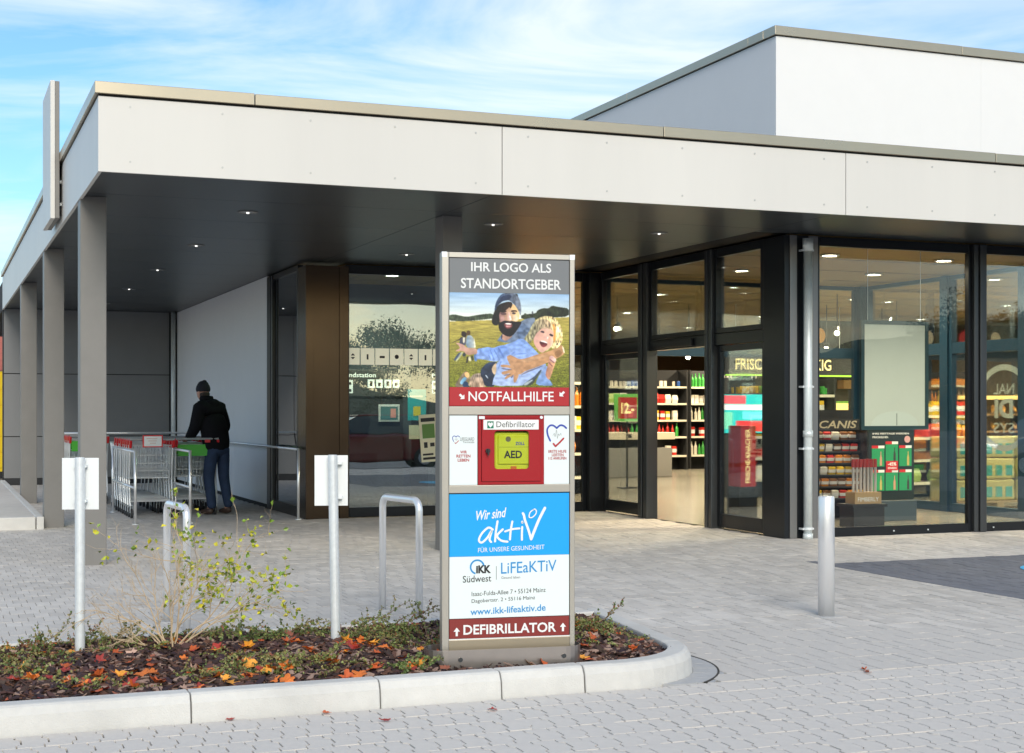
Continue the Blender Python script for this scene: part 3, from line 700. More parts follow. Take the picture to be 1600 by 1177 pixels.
# ================================================================ information terminal (totem)
TW, TH = .694, 2.014
TROT = rad(-8.6)
tx0, ty0 = 2.386, 6.98
tot = thing('information_terminal', 'tall free-standing aluminium information terminal with posters and a red defibrillator cabinet', 'terminal', (tx0, ty0, .19), TROT)
M_alu = mat('anodised_aluminium', (.50,.465,.41), .38, metal=.75, var=.03, vscale=6)
M_alub = mat('aluminium_bronze', (.38,.32,.235), .4, metal=.7, var=.03, vscale=6)
def ux(u): return (u-686)/212*TW
def vz(v): return (1014-v)/618*TH
def flat(name, col, rough=.45): return mat('print_'+name, col, rough)
P_grey = flat('grey',(.17,.18,.19)); P_white = flat('white',(.78,.79,.78)); P_red = flat('red',(.40,.012,.018)); P_maroon = flat('maroon',(.22,.022,.018)); P_blue = flat('blue',(.0,.34,.80)); P_pale = flat('pale',(.72,.79,.79)); P_black = flat('black',(.012,.012,.014)); P_darkred = flat('darkred',(.42,.02,.03)); P_tblue = flat('textblue',(.02,.26,.58)); P_navy = flat('navy',(.03,.06,.38))
def tb(name, u0, u1, v0, v1, y0, y1, m, parent=tot, bevel=0):
    k = MB(); k.box(ux(u0), y0, vz(v1), ux(u1), y1, vz(v0)); return k.build(name, m, parent, bevel=bevel)
tb('post', 686, 697, 396, 1014, 0, .065, M_alu, bevel=.003); tb('post', 890, 898, 396, 1014, 0, .065, M_alu, bevel=.003)
tb('top_bar', 697, 890, 396, 404, .0005, .065, M_alu, bevel=.002); tb('cross_bar', 697, 890, 635, 648, .0005, .065, M_alu, bevel=.002)
tb('cross_bar', 697, 890, 757.5, 769.5, .0005, .065, M_alu, bevel=.002); tb('bottom_bar', 697, 890, 997, 1016, .0005, .065, M_alub, bevel=.002)
tb('corner_cap', 686, 694, 395.6, 403.6, -.0008, .02, M_galv); tb('corner_cap', 890, 898, 395.6, 403.6, -.0008, .02, M_galv)
tb('back_panel', 697, 890, 404, 997, .056, .062, M_alu)
tb('backing', 697, 890, 404, 635, .012, .02, M_dark); tb('backing', 697, 890, 769.5, 997, .012, .02, M_dark)
hp = tb('header_panel', 698, 889, 405, 458, .005, .011, P_grey)
tb('red_band', 698, 889, 605, 634, .005, .011, P_red)
tb('side_panel', 698, 742, 649, 757, .005, .012, P_pale); tb('side_panel', 848.5, 889, 649, 757, .005, .012, P_pale)
tb('blue_panel', 698, 889, 771, 868, .005, .011, P_blue); tb('address_panel', 698, 889, 868.3, 964, .005, .0112, P_pale); tb('maroon_band', 698, 889, 965, 995, .005, .011, P_maroon)
tb('trim_strip', 697, 890, 995.5, 997, .003, .011, P_white)
def tt(s, u0, u1, v0, v1, m, bold=.0, shear=0., slope=0., parent=tot, y=.0035, name='lettering'):
    return text(s, ux(u0), ux(u1), vz(v1), vz(v0), y, m, parent, name, bold, shear, slope=slope)
tt('IHR LOGO ALS', 732, 860, 410.5, 425, P_white, .016); tt('STANDORTGEBER', 716, 876, 435.5, 451.5, P_white, .016)
tt('NOTFALLHILFE', 728, 864, 611.5, 627, P_white, .008)
def arrow(u, v, ang, L_, w, m, parent=tot):
    k = MB(); c, s = math.cos(ang), math.sin(ang); pts = [(-L_,-w*.35),(0,-w*.35),(0,-w),(L_*.9,0),(0,w),(0,w*.35),(-L_,w*.35)]
    f = [(ux(u)+ (p*c-q*s)*TW/212, vz(v)+(p*s+q*c)*TW/212) for p, q in pts]; f = f
    k.add([(x,.0034,z) for x,z in f], [(0,1,5,6),(2,3,4)])
    return k.build('arrow', m, parent)
arrow(718, 620, rad(-42), 5.5, 5, P_white); arrow(877, 615.5, rad(222), 5.5, 5, P_white)
arrow(709.5, 984, rad(90), 7, 5, P_white); arrow(879, 982, rad(90), 7, 5, P_white)
tt('DEFIBRILLATOR', 720, 868, 974, 989.5, P_white, .022)
tt('FÜR UNSERE GESUNDHEIT', 743, 849, 852, 860.5, P_white, 0, slope=.03)
tt('Wir sind', 740, 788, 795, 810, P_white, .018, .25, slope=.10)
# handwritten word with the jumping figure, brush strokes
def strokes(lst, m, name='lettering', sc=3.924, o=(670,760), parent=tot, y0=.0036):
    k = MB(); yy = y0
    for pts, w in lst:
        P = [(ux(o[0]+x/sc), vz(o[1]+y/sc)) for x, y in pts]; W_ = w/sc*TW/212/2
        # smooth the polyline
        Q = []
        for i in range(len(P)-1):
            p0 = P[max(i-1,0)]; p1 = P[i]; p2 = P[i+1]; p3 = P[min(i+2,len(P)-1)]
            for t in (0,.25,.5,.75):
                Q.append(tuple(.5*((2*p1[c])+(-p0[c]+p2[c])*t+(2*p0[c]-5*p1[c]+4*p2[c]-p3[c])*t*t+(-p0[c]+3*p1[c]-3*p2[c]+p3[c])*t**3) for c in (0,1)))
        Q.append(P[-1]); L1=[];R1=[]
        for i, q in enumerate(Q):
            a_ = Q[max(i-1,0)]; b_ = Q[min(i+1,len(Q)-1)]; dx, dz = b_[0]-a_[0], b_[1]-a_[1]; l_ = math.hypot(dx,dz) or 1
            L1.append((q[0]-dz/l_*W_, yy, q[1]+dx/l_*W_)); R1.append((q[0]+dz/l_*W_, yy, q[1]-dx/l_*W_))
        n_ = len(Q); k.add(L1+R1, [(i,n_+i,n_+i+1,i+1) for i in range(n_-1)])
        for q in (Q[0], Q[-1]):
            k.add([(q[0]+W_*math.cos(t*.7854), yy-.00005, q[1]+W_*math.sin(t*.7854)) for t in range(8)], [tuple(range(8))])
        yy -= .00022
    return k.build(name, m, parent)
strokes([([(378,262),(350,250),(310,285),(292,325),(310,340),(345,310),(372,268),(358,320),(368,338)],13),
         ([(408,212),(398,270),(392,335)],13), ([(440,262),(405,300),(430,330),(470,338)],13),
         ([(500,215),(490,270),(485,325)],13), ([(455,275),(500,262),(545,258)],12),
         ([(562,250),(560,290),(560,328)],13), ([(566,166),(572,176),(580,210),(600,265),(618,325)],15),
         ([(618,325),(640,270),(668,205),(705,135)],17), ([(640,140),(612,160),(606,190),(628,190),(650,165),(645,142),(625,148)],7), ([(562,218),(562,222)],15)], P_white, 'logo_word')
# insurance logos
def ring(u, v, r, a0, a1, w, m, name='logo_ring', y=.0036, parent=tot, n_=20):
    k = MB(); vs = []
    for i in range(n_+1):
        t = rad(a0+(a1-a0)*i/n_)
        for q in (r-w, r): vs.append((ux(u)+q*TW/212*math.cos(t), y, vz(v)+q*TW/212*math.sin(t)))
    k.add(vs, [(2*i,2*i+1,2*i+3,2*i+2) for i in range(n_)]); return k.build(name, m, parent)
ring(741.8, 884.5, 11.8, 5, 255, 2.6, P_tblue)
tt('iKK', 740, 763.5, 882, 894.5, P_black, .045); tt('Südwest', 719, 764, 897.5, 908, P_black, .002, slope=.02)
tb('divider_line', 771.6, 772.4, 884, 905, .0035, .005, P_grey)
tt('LiFEaKTiV', 779.5, 868.5, 877.5, 895, P_tblue, .004, slope=.03); tt('Gesund leben', 780, 810, 900, 904, P_grey)
tt('Isaac-Fulda-Allee 7 • 55124 Mainz', 733, 851, 921, 928, P_black, -.004, slope=.03); tt('Dagobertstr. 2 • 55116 Mainz', 733, 834, 933, 940.5, P_black, -.004, slope=.03)
tt('www.ikk-lifeaktiv.de', 731, 851, 947, 957.5, P_tblue, .012, slope=.03)
# side panels
tt('WIR', 715, 725.5, 703.5, 708, P_darkred, .02); tt('RETTEN', 709, 731, 709.7, 714.2, P_darkred, .02); tt('LEBEN', 711, 729, 716, 720.5, P_darkred, .02)
tt('LIFEGUARD', 715, 737, 683, 688.3, P_grey, .0); tt('Terminals', 719, 737, 688.8, 691.8, P_grey, .0)
def heart(u, v, s, m1, m2, w=14):
    L_ = [(-58,60),(-80,10),(-85,-40),(-60,-72),(-30,-72),(0,-50)]; R_ = [(0,-50),(30,-74),(60,-70),(85,-50)]
    strokes([([(u+x*s/80, v+y*s/80) for x,y in L_], w*s/80), ([(u+x*s/80, v+y*s/80) for x,y in R_], w*s/80)], m1, 'heart_logo', 1, (0,0))
    strokes([([(u-30*s/80,v+85*s/80),(u-12*s/80,v+108*s/80)], w*s/80), ([(u-12*s/80,v+108*s/80),(u+20*s/80,v+80*s/80),(u+60*s/80,v+40*s/80)], w*s/80)], m2, 'heart_tick', 1, (0,0), y0=.0033)
    strokes([([(u+x*s/80, v+y*s/80) for x,y in [(-35,15),(-22,-5),(-15,25),(-2,-35),(5,40),(14,0),(22,15),(34,-5),(40,15)]], w*.16*s/80)], P_grey, 'pulse_line', 1, (0,0), y0=.003)
heart(869, 678, 14.5, P_navy, P_darkred, 15); heart(708.5, 685.5, 5.2, P_navy, P_darkred, 15)
tt('ERSTE HILFE', 855.5, 884.5, 703.3, 707.8, P_darkred, .014); tt('LEISTEN', 861, 880, 708.9, 713.2, P_darkred, .014); tt('112 ANRUFEN', 855.5, 884.5, 714.2, 718.6, P_darkred, .014)
# defibrillator cabinet
M_red = mat('red_enamel', (.34,.004,.010), .3, var=.03, coat=.3); M_red2 = mat('red_enamel_dark', (.30,.004,.008), .35)
cab = tb('cabinet_surround', 743, 848, 649, 756.8, .052, .0555, M_red2)
for u0,u1,v0,v1 in ((743,748,649,756.8),(843,848,649,756.8),(748,843,649,653),(748,843,752.3,756.8)): tb('cabinet_rim', u0,u1,v0,v1,.002,.052,M_red, cab)
k = MB()
def kb(u0,u1,v0,v1,y0=-.004,y1=.006): k.box(ux(u0),y0,vz(v1),ux(u1),y1,vz(v0))
kb(748.6,768.5,653.6,751.6); kb(823.5,842.4,653.6,751.6); kb(768.5,823.5,653.6,672.8,-.0039); kb(768.5,823.5,732.5,751.6,-.0039)
door_ = k.build('cabinet_door', M_red, tot)
k = MB()
for (cu_, cv, sx_, sz) in ((768.5,672.8,1,1),(823.5,672.8,-1,1),(768.5,732.5,1,-1),(823.5,732.5,-1,-1)):   # rounded window corners
    r_ = 5; P = [(ux(cu_), vz(cv))]+[(ux(cu_+sx_*r_*(1-math.cos(t))), vz(cv+sz*r_*(1-math.sin(t)))) for t in (1.5708,1.2,.8,.4,0)]
    if sx_*sz < 0: P = P[::-1]
    k.prism_xz(P, -.0037, .004)
k.build('window_corner', M_red, door_)
k = MB(); k.box(ux(769),.001,vz(732),ux(823),.003,vz(673.3)); k.build('cabinet_window', glass_mat('cabinet_glass',(.93,.95,.95),.8), door_)
tb('name_plate', 751, 839, 655.8, 671, -.0062, -.0041, P_white, door_)
tt('Defibrillator', 771.5, 833, 658.3, 667.3, P_black, -.004, parent=door_, y=-.0068)
tb('green_sign', 757, 767, 658, 669, -.0068, -.0063, flat('green',(.0,.17,.09)), door_)
k = MB(); k.add([(ux(u),-.0072,vz(v)) for u,v in [(762,668),(758.2,663.6),(758.2,660.8),(760,659.6),(762,661.2),(764,659.6),(765.8,660.8),(765.8,663.6)]], [tuple(range(8))]); k.build('heart_symbol', P_white, door_)
k = MB(); k.tube([(ux(757.5),-.004,vz(704)),(ux(757.5),-.022,vz(704))], .012, 12); k.box(ux(757.5)-.004,-.03,vz(711),ux(757.5)+.004,-.02,vz(701)); k.build('door_knob', M_black, door_)
k = MB(); k.tube([(ux(843.5),.001,vz(652)),(ux(843.5),-.006,vz(652))], .008, 12); k.build('hinge_pin', M_galv, tot)
tb('latch_plate', 744, 753, 650, 654.5, -.0065, -.001, M_galv)
# base tray
k = MB(); bw0, bw1, rr_ = ux(662)+.0, ux(910), .07
def stad(o):
    p = []; x0, x1, y0, y1 = bw0+o, bw1-o, -.05+o, .17-o; r_ = .10-o
    for cx_, cy_, a_ in ((x1-r_,y0+r_,-90),(x1-r_,y1-r_,0),(x0+r_,y1-r_,90),(x0+r_,y0+r_,180)):
        for i in range(7): t = rad(a_+i*15); p.append((cx_+r_*math.cos(t), cy_+r_*math.sin(t)))
    return p
po, pi_ = stad(0), stad(.004); n_ = len(po)
vs = [(x,y,-.13) for x,y in po]+[(x,y,.012) for x,y in po]+[(x,y,.012) for x,y in pi_]+[(x,y,-.03) for x,y in pi_]
k.add(vs, [(j*n_+i, j*n_+(i+1)%n_, (j+1)*n_+(i+1)%n_, (j+1)*n_+i) for j in range(3) for i in range(n_)]+[tuple(3*n_+i for i in range(n_))])
k.build('base_tray', mat('brushed_base_steel', (.45,.40,.37), .3, metal=.9, var=.06, vscale=14), tot)
for u in (712, 876):
    k = MB(); k.tube([(ux(u),-.051,-.035),(ux(u),-.058,-.035)], .012, 8); k.build('base_bolt', M_framel, tot)
# --- poster picture as vertex colours, drawn with polygons
def draw_photo():
    Wd, Hd = 420, 318
    yy, xx = np.mgrid[0:Hd, 0:Wd].astype(float); pu = 697+xx/(Wd-1)*193; pv = 458+yy/(Hd-1)*147
    img = np.zeros((Hd,Wd,3)); c_ = lambda *a: np.array(a)/255.
    r = np.random.default_rng(3)
    def noise(sx, sy):
        g = r.random((int(Hd/sy)+3, int(Wd/sx)+3)); Yg = yy/sy; Xg = xx/sx; iy = Yg.astype(int); ix = Xg.astype(int); fy = Yg-iy; fx = Xg-ix
        return g[iy,ix]*(1-fy)*(1-fx)+g[iy+1,ix]*fy*(1-fx)+g[iy,ix+1]*(1-fy)*fx+g[iy+1,ix+1]*fy*fx
    def blur(m, n=1):
        for _ in range(n):
            q = np.pad(m, ((1,1),(1,1))+((0,0),)*(m.ndim-2), mode='edge'); m = (q[1:-1,1:-1]*2+q[:-2,1:-1]+q[2:,1:-1]+q[1:-1,:-2]+q[1:-1,2:])/6
        return m
    t = np.clip((pv-458)/40,0,1)[...,None]; img[:] = c_(150,182,214)*(1-t)+c_(228,230,216)*t
    img += ((noise(60,6)-.5)*.10)[...,None]
    hor = 503.5-(pu-697)/193*9.5; k = np.clip((pv-hor)/95,0,1)[...,None]
    field = (c_(176,160,84)*(1-k)+c_(112,116,42)*k)*(.84+.32*noise(16,2.5)[...,None])*(1-.30*k+.60*k*noise(3,1.8)[...,None]); f = pv > hor; img[f] = field[f]
    TR = {0:(0,0,1), 1:(755,455,14.71), 2:(815,485,15.69), 3:(696,500,11.1), 4:(765,530,12.8)}
    nf = noise(9,7); ns = noise(2.2,9)
    def poly(cr, P, a, b=None, ang=0, grain=.10, soft=1, strand=0., al=1.):
        ox, oy, s = TR[cr]; P = np.array([(ox+x/s, oy+y/s) for x, y in P])
        if len(P) > 3:
            Q = []
            for i in range(len(P)): p, q = P[i], P[(i+1)%len(P)]; Q += [p*.78+q*.22, p*.22+q*.78]
            P = np.array(Q)
        inn = np.zeros(pu.shape,bool); j = len(P)-1
        for i in range(len(P)):
            inn ^= ((P[i,1] > pv) != (P[j,1] > pv)) & (pu < (P[j,0]-P[i,0])*(pv-P[i,1])/(P[j,1]-P[i,1]+1e-9)+P[i,0]); j = i
        m = blur(inn.astype(float), soft)[...,None]*al
        d = pu*math.cos(ang)+pv*math.sin(ang); d0 = (P[:,0]*math.cos(ang)+P[:,1]*math.sin(ang)); tt_ = np.clip((d-d0.min())/(d0.max()-d0.min()+1e-6),0,1)[...,None]
        col = c_(*a)*(1-tt_)+c_(*(b or a))*tt_; col = col*(1+(nf[...,None]-.5)*grain*2+(ns[...,None]-.5)*strand*2)
        img[:] = img*(1-m)+col*m
    H, Q_, D45, M45 = 0, math.pi/2, .8, -.8
    # tree lines and skyline
    poly(0,[(696,502),(696,494),(704,492),(714,494),(724,496),(740,493),(752,491),(766,490),(772,497),(740,501),(716,503)],(74,84,66),(60,70,52),0,.3,1,.2)
    poly(0,[(812,498),(812,491),(836,489),(838,484),(848,480),(856,481),(862,476),(872,478),(890,480),(890,493),(860,495),(836,499)],(58,64,44),(40,48,34),0,.3,1,.25)
    poly(0,[(829,490),(829,486),(831,485),(832,490)],(90,95,100)); poly(0,[(816,492),(817,489),(820,489),(821,492)],(80,90,70))
    # children at play
    poly(3,[(60,405),(60,395),(180,345),(215,300),(250,310),(235,350),(190,355)],(72,58,50)); poly(3,[(185,400),(215,310),(300,300),(310,400),(290,450),(200,450)],(60,66,86),(90,90,100),0,.2)
    poly(3,[(250,300),(290,310),(280,400),(250,410)],(214,206,180)); poly(3,[(220,270),(222,215),(255,200),(300,215),(320,260),(300,310),(250,300)],(52,40,34))
    poly(3,[(310,260),(315,200),(350,185),(385,205),(380,260),(345,275)],(84,64,40)); poly(3,[(305,490),(310,300),(345,270),(400,275),(440,330),(475,480),(440,490)],(120,142,164),(196,200,190),0,.12)
    poly(3,[(440,300),(452,330),(480,475),(450,490)],(240,236,206)); poly(3,[(100,715),(90,690),(160,590),(215,560),(225,600),(150,690)],(70,84,106)); poly(3,[(215,560),(260,560),(240,600),(150,720),(110,735)],(214,216,190),al=.6)
    poly(3,[(245,640),(240,590),(300,560),(300,640)],(60,68,70)); poly(3,[(300,760),(320,640),(350,640),(340,740)],(62,58,52)); poly(3,[(345,640),(385,640),(400,720),(350,720)],(206,200,166)); poly(3,[(390,620),(430,620),(440,710),(400,710)],(70,74,46)); poly(3,[(440,600),(490,600),(505,725),(450,715)],(92,124,176))
    # man torso, neck
    poly(1,[(240,1180),(360,1010),(420,960),(560,1000),(720,820),(820,690),(960,620),(1100,595),(1180,600),(1180,1180)],(104,122,150),(120,132,150),0,.16,1)
    poly(1,[(740,900),(830,740),(900,720),(1000,800),(1050,900),(900,1080),(760,1090)],(88,106,134),(100,116,140),0,.3)
    poly(1,[(380,1100),(385,1000),(430,985),(640,1010),(600,1060),(470,1150)],(196,152,132),(160,126,112),0)
    poly(1,[(370,1000),(390,980),(385,1110),(366,1090)],(24,24,34))
    # hair, face
    poly(1,[(200,470),(240,380),(330,290),(540,230),(600,300),(560,420),(330,560),(330,700),(280,780),(210,790),(140,730),(150,620)],(26,24,26),(40,32,30),0,.3,1,.4)
    poly(1,[(310,560),(340,470),(440,380),(560,330),(620,290),(720,310),(790,420),(800,560),(760,700),(600,700),(420,700),(330,720)],(150,112,108),(240,206,150),0,.08,1)
    poly(1,[(300,470),(330,330),(540,220),(600,290),(560,360),(470,440),(360,480)],(30,24,26),(44,32,28),0,.2,1,.3)
    poly(1,[(590,330),(640,290),(740,340),(770,440),(640,420),(590,400)],(236,196,140),al=.8); poly(1,[(540,300),(560,230),(640,270),(600,380),(570,390)],(48,32,26))
    poly(1,[(330,500),(400,470),(490,500),(480,545),(380,550)],(84,62,66),al=.8); poly(1,[(350,470),(430,440),(500,450),(480,475),(380,490)],(40,30,32))
    poly(1,[(585,455),(620,430),(720,430),(750,470),(690,460),(620,475)],(60,40,36)); poly(1,[(610,500),(650,475),(710,490),(700,520),(640,525)],(70,58,62))
    poly(1,[(530,480),(560,470),(600,610),(620,650),(570,670),(500,650),(500,600)],(196,150,140),(250,226,206),0,.05); poly(1,[(555,560),(575,560),(600,650),(575,665)],(255,245,236))
    poly(1,[(640,560),(740,540),(770,640),(720,690),(650,660)],(236,206,178),al=.8); poly(1,[(340,590),(430,560),(440,660),(360,720)],(186,146,142),al=.7)
    # beanie
    poly(1,[(205,480),(215,330),(270,190),(370,60),(520,30),(660,35),(760,90),(820,240),(840,400),(825,570),(790,480),(720,350),(600,230),(540,200),(400,225),(290,320)],(44,62,92),(122,128,140),0,.2,1,.15)
    poly(1,[(280,260),(380,110),(540,70),(620,100),(560,190),(400,220),(300,300)],(34,46,74),al=.8); poly(1,[(690,40),(750,60),(765,110),(730,100)],(60,62,60))
    # beard and mouth
    poly(1,[(290,700),(350,720),(430,670),(560,690),(620,680),(720,700),(830,690),(850,720),(760,860),(660,990),(580,1045),(480,1030),(380,970),(310,880)],(34,26,34),(24,20,24),Q_,.25,1,.25)
    poly(1,[(425,745),(520,720),(620,730),(630,800),(590,850),(500,860),(450,820)],(120,66,66)); poly(1,[(440,738),(520,728),(610,738),(590,768),(500,765)],(250,244,236)); poly(1,[(460,790),(540,780),(610,790),(570,825),(500,830)],(206,150,150))
    # legs and shorts
    poly(3,[(90,1165),(180,1020),(280,890),(350,910),(380,980),(330,1100),(330,1170)],(110,100,86),(150,130,104),0,.2); poly(3,[(270,920),(340,900),(370,970),(340,1010),(290,985)],(234,188,128)); poly(3,[(190,1100),(250,1000),(320,1000),(300,1060),(230,1130)],(150,196,222),(90,140,170),0); poly(3,[(230,1165),(270,1060),(330,1080),(390,1165)],(40,66,96))
    poly(3,[(330,1170),(370,1010),(440,940),(560,920),(640,980),(700,1170)],(150,134,122),(176,150,124),Q_,.25,1,.3)
    poly(3,[(555,960),(570,850),(680,740),(840,720),(870,800),(800,940),(830,1160),(640,1160),(600,1020)],(52,64,88),(34,42,58),Q_,.2); poly(3,[(640,960),(660,950),(700,1010),(690,1020)],(190,200,210))
    poly(3,[(760,830),(820,750),(860,760),(870,880),(810,960),(765,900)],(206,180,148))
    # child shirt and sleeve
    poly(4,[(0,940),(20,820),(90,640),(90,480),(160,420),(40,430),(0,440),(0,180),(120,160),(470,40),(560,-20),(680,0),(900,220),(940,260),(1150,490),(1000,680),(820,860),(700,930)],(130,160,218),(168,184,218),Q_,.14,1)
    poly(3,[(500,500),(600,490),(690,470),(790,490),(880,450),(1000,430),(1100,600),(1000,660),(880,720),(760,720),(640,690),(460,680)],(122,156,224),(140,164,212),Q_,.2,1)
    for a_, b_ in (((720,520),(800,700)),((780,500),(900,700)),((860,470),(960,640)),((690,600),(740,700))): poly(3,[a_,(a_[0]+26,a_[1]),(b_[0]+14,b_[1]),b_],(86,112,170),al=.6)
    for P in ([(110,180),(150,170),(260,350),(220,380)],[(380,300),(470,230),(480,260),(420,310)],[(430,310),(600,270),(740,280),(620,300)],[(170,440),(210,440),(130,600),(110,620)]): poly(4,P,(92,118,180),al=.6)
    poly(4,[(900,920),(930,780),(1060,600),(1150,500),(1140,740),(1260,900),(1250,930)],(150,172,220),(120,150,196),Q_,.15); poly(4,[(620,930),(700,860),(880,740),(1000,600),(1040,610),(900,800),(820,930)],(56,64,72),al=.8); poly(4,[(640,920),(700,860),(850,800),(820,840),(720,920)],(206,216,214),al=.7)
    # child's hand
    poly(3,[(120,555),(130,530),(200,500),(170,440),(125,410),(140,400),(260,430),(310,490),(500,495),(510,590),(420,600),(360,620),(300,600),(270,550),(200,545)],(204,160,150),(178,142,120),Q_,.08)
    # man's forearm and hand with fingers
    poly(4,[(290,350),(370,310),(440,340),(560,400),(700,380),(900,310),(1180,230),(1400,140),(1440,90),(1490,170),(1510,270),(1440,330),(1300,400),(1180,450),(1060,500),(860,580),(700,630),(560,720),(470,660),(380,540)],(176,136,104),(196,150,108),0,.12)
    for P in ([(170,530),(200,505),(380,520),(470,560),(420,600),(330,570),(190,560)],[(190,680),(210,650),(340,620),(430,580),(470,640),(330,690),(220,712)],[(255,790),(270,760),(400,650),(480,620),(500,680),(380,750),(290,802)],[(445,860),(440,780),(450,680),(560,640),(540,760),(480,875)],[(330,350),(350,320),(470,370),(520,450),(440,450)]): poly(4,P,(176,134,100),(196,152,116),0,.06)
    for P in ([(190,570),(420,605),(400,625),(200,600)],[(215,718),(400,690),(380,712),(260,735)],[(560,735),(700,640),(860,592),(1060,512),(1040,540),(720,670)],[(380,760),(440,700),(440,740),(400,790)]): poly(4,P,(84,66,66),al=.6)
    poly(4,[(560,420),(700,400),(900,340),(1150,300),(1180,330),(900,400),(700,470)],(206,168,134),al=.5); poly(4,[(1280,260),(1400,190),(1470,280),(1340,370)],(130,96,64),al=.6); poly(4,[(1450,100),(1500,180),(1510,270),(1480,260)],(250,232,200))
    # child's far hand
    poly(4,[(1100,700),(1160,500),(1170,400),(1220,310),(1340,400),(1310,480),(1270,600),(1190,820),(1140,780)],(170,122,104),(232,180,132),0,.12); poly(4,[(1180,350),(1240,310),(1345,400),(1300,470),(1200,440)],(214,166,160),(240,206,190),0)
    for P in ([(1200,380),(1300,460),(1290,480),(1190,410)],[(1180,440),(1260,530),(1245,545),(1170,470)]): poly(4,P,(120,78,80),al=.7)
    # child's hair, face
    poly(2,[(20,690),(150,520),(210,380),(300,250),(420,150),(600,110),(780,140),(900,250),(980,400),(1015,560),(1000,760),(900,900),(760,930),(700,860),(300,700),(230,720),(170,820),(60,730)],(150,146,112),(236,206,150),0,.2,1,.5)
    poly(2,[(265,700),(330,560),(400,470),(560,380),(720,430),(800,540),(790,700),(720,870),(600,960),(500,1035),(420,1010),(330,900),(275,800)],(206,160,148),(232,186,160),0,.05,1)
    poly(2,[(220,420),(300,270),(480,190),(640,210),(720,330),(760,480),(640,430),(540,370),(400,500),(330,560),(250,700),(190,690)],(136,132,108),(176,150,120),0,.2,1,.55)
    poly(2,[(430,400),(560,330),(640,400),(600,450),(460,440)],(184,164,134),al=.6); poly(2,[(740,300),(820,330),(840,600),(800,800),(760,700),(790,560)],(222,160,90),(196,140,70),Q_,.2)
    poly(2,[(840,330),(940,420),(1000,600),(960,780),(900,700),(860,500)],(250,234,186),(230,196,130),Q_,.15,1,.3); poly(2,[(650,180),(780,210),(960,400),(900,360),(760,260)],(250,216,160),al=.8)
    poly(2,[(430,510),(490,480),(550,510),(530,550),(470,530)],(70,56,64)); poly(2,[(660,580),(700,550),(770,590),(760,630),(690,610)],(66,52,58)); poly(2,[(540,650),(600,610),(650,650),(630,700),(560,680)],(226,180,168)); poly(2,[(600,640),(640,620),(650,670),(620,690)],(255,232,216))
    poly(2,[(415,780),(440,735),(520,740),(620,790),(620,840),(540,900),(470,880)],(60,24,30),(150,70,74),Q_,.1); poly(2,[(450,730),(530,725),(625,775),(610,800),(520,770),(440,752)],(236,226,220)); poly(2,[(650,640),(760,640),(770,760),(700,880),(650,800)],(214,150,130),(250,216,190),0,.05,1,al=.8)
    poly(2,[(820,850),(830,780),(880,770),(930,800),(890,860)],(246,226,180)); poly(2,[(850,840),(855,790),(890,790),(885,830)],(60,40,24)); poly(2,[(560,1000),(680,900),(760,780),(740,860),(640,970)],(255,232,200),al=.7)
    img[:] = blur(img, 1); img[:] = (img-.5)*1.10+.49+(r.random((Hd,Wd,1))-.5)*.05
    return np.clip(img,0,1), Wd, Hd
img, Wd, Hd = draw_photo(); lin = np.where(img < .04045, img/12.92, ((img+.055)/1.055)**2.4)
X = np.linspace(ux(698), ux(889), Wd); Z = np.linspace(vz(458.2), vz(604.8), Hd)
vs = np.zeros((Hd,Wd,3)); vs[...,0] = X[None]; vs[...,1] = .0048; vs[...,2] = Z[:,None]
idx = np.arange(Hd*Wd).reshape(Hd,Wd); f = np.stack([idx[:-1,:-1],idx[1:,:-1],idx[1:,1:],idx[:-1,1:]],-1).reshape(-1,4)
me = bpy.data.meshes.new('poster_photograph'); me.from_pydata(vs.reshape(-1,3).tolist(), [], f.tolist())
ca = me.color_attributes.new('print', 'FLOAT_COLOR', 'POINT'); ca.data.foreach_set('color', np.concatenate([lin.reshape(-1,3), np.ones((Hd*Wd,1))],1).ravel())
pm_ = bpy.data.materials.new('photo_print'); pm_.use_nodes = True; t_ = pm_.node_tree; a_ = t_.nodes.new('ShaderNodeVertexColor'); a_.layer_name = 'print'
t_.links.new(a_.outputs[0], t_.nodes['Principled BSDF'].inputs['Base Color']); t_.nodes['Principled BSDF'].inputs['Roughness'].default_value = .4
me.materials.append(pm_); po_ = link('poster_photograph', me, tot); tag(po_, label='photograph of a bearded man in a beanie hugging a laughing blond child on a meadow')
k = MB(); k.box(ux(698),.0052,vz(604.8),ux(889),.011,vz(458.2)); k.build('poster_board', P_white, tot)
# AED inside the cabinet
aed = thing('defibrillator', 'yellow-green AED defibrillator behind the window of the red cabinet', 'defibrillator', (tx0,ty0,.19), TROT)
M_aed = mat('aed_yellow', (.78,.84,.01), .45, var=.03)
k = MB(); k.box(ux(769.5),.02,vz(737),ux(834),.051,vz(674.5)); k.build('casing', M_aed, aed, bevel=.012, seg=4)
k = MB(); k.box(ux(775),.012,vz(726),ux(829),.03,vz(678.5)); lid = k.build('lid', M_aed, aed, bevel=.008, seg=4)
k = MB(); k.box(ux(777),.0112,vz(698.8),ux(827),.0125,vz(698.3)); k.build('lid_groove', mat('aed_groove',(.25,.3,.01)), lid)
text('AED', ux(784.5), ux(813.5), vz(716), vz(704), .0112, P_black, lid, bold=.03); text('ZOLL', ux(803), ux(818), vz(695.6), vz(690.4), .0112, P_navy, lid, bold=.03)
k = MB(); k.tube([(ux(791.5),.013,vz(686)),(ux(791.5),.0105,vz(686))], .014, 14); k.tube([(ux(791.5),.011,vz(686)),(ux(791.5),.0095,vz(686))], .006, 10); k.build('handle_eye', mat('aed_eye',(.2,.18,.08)), aed)
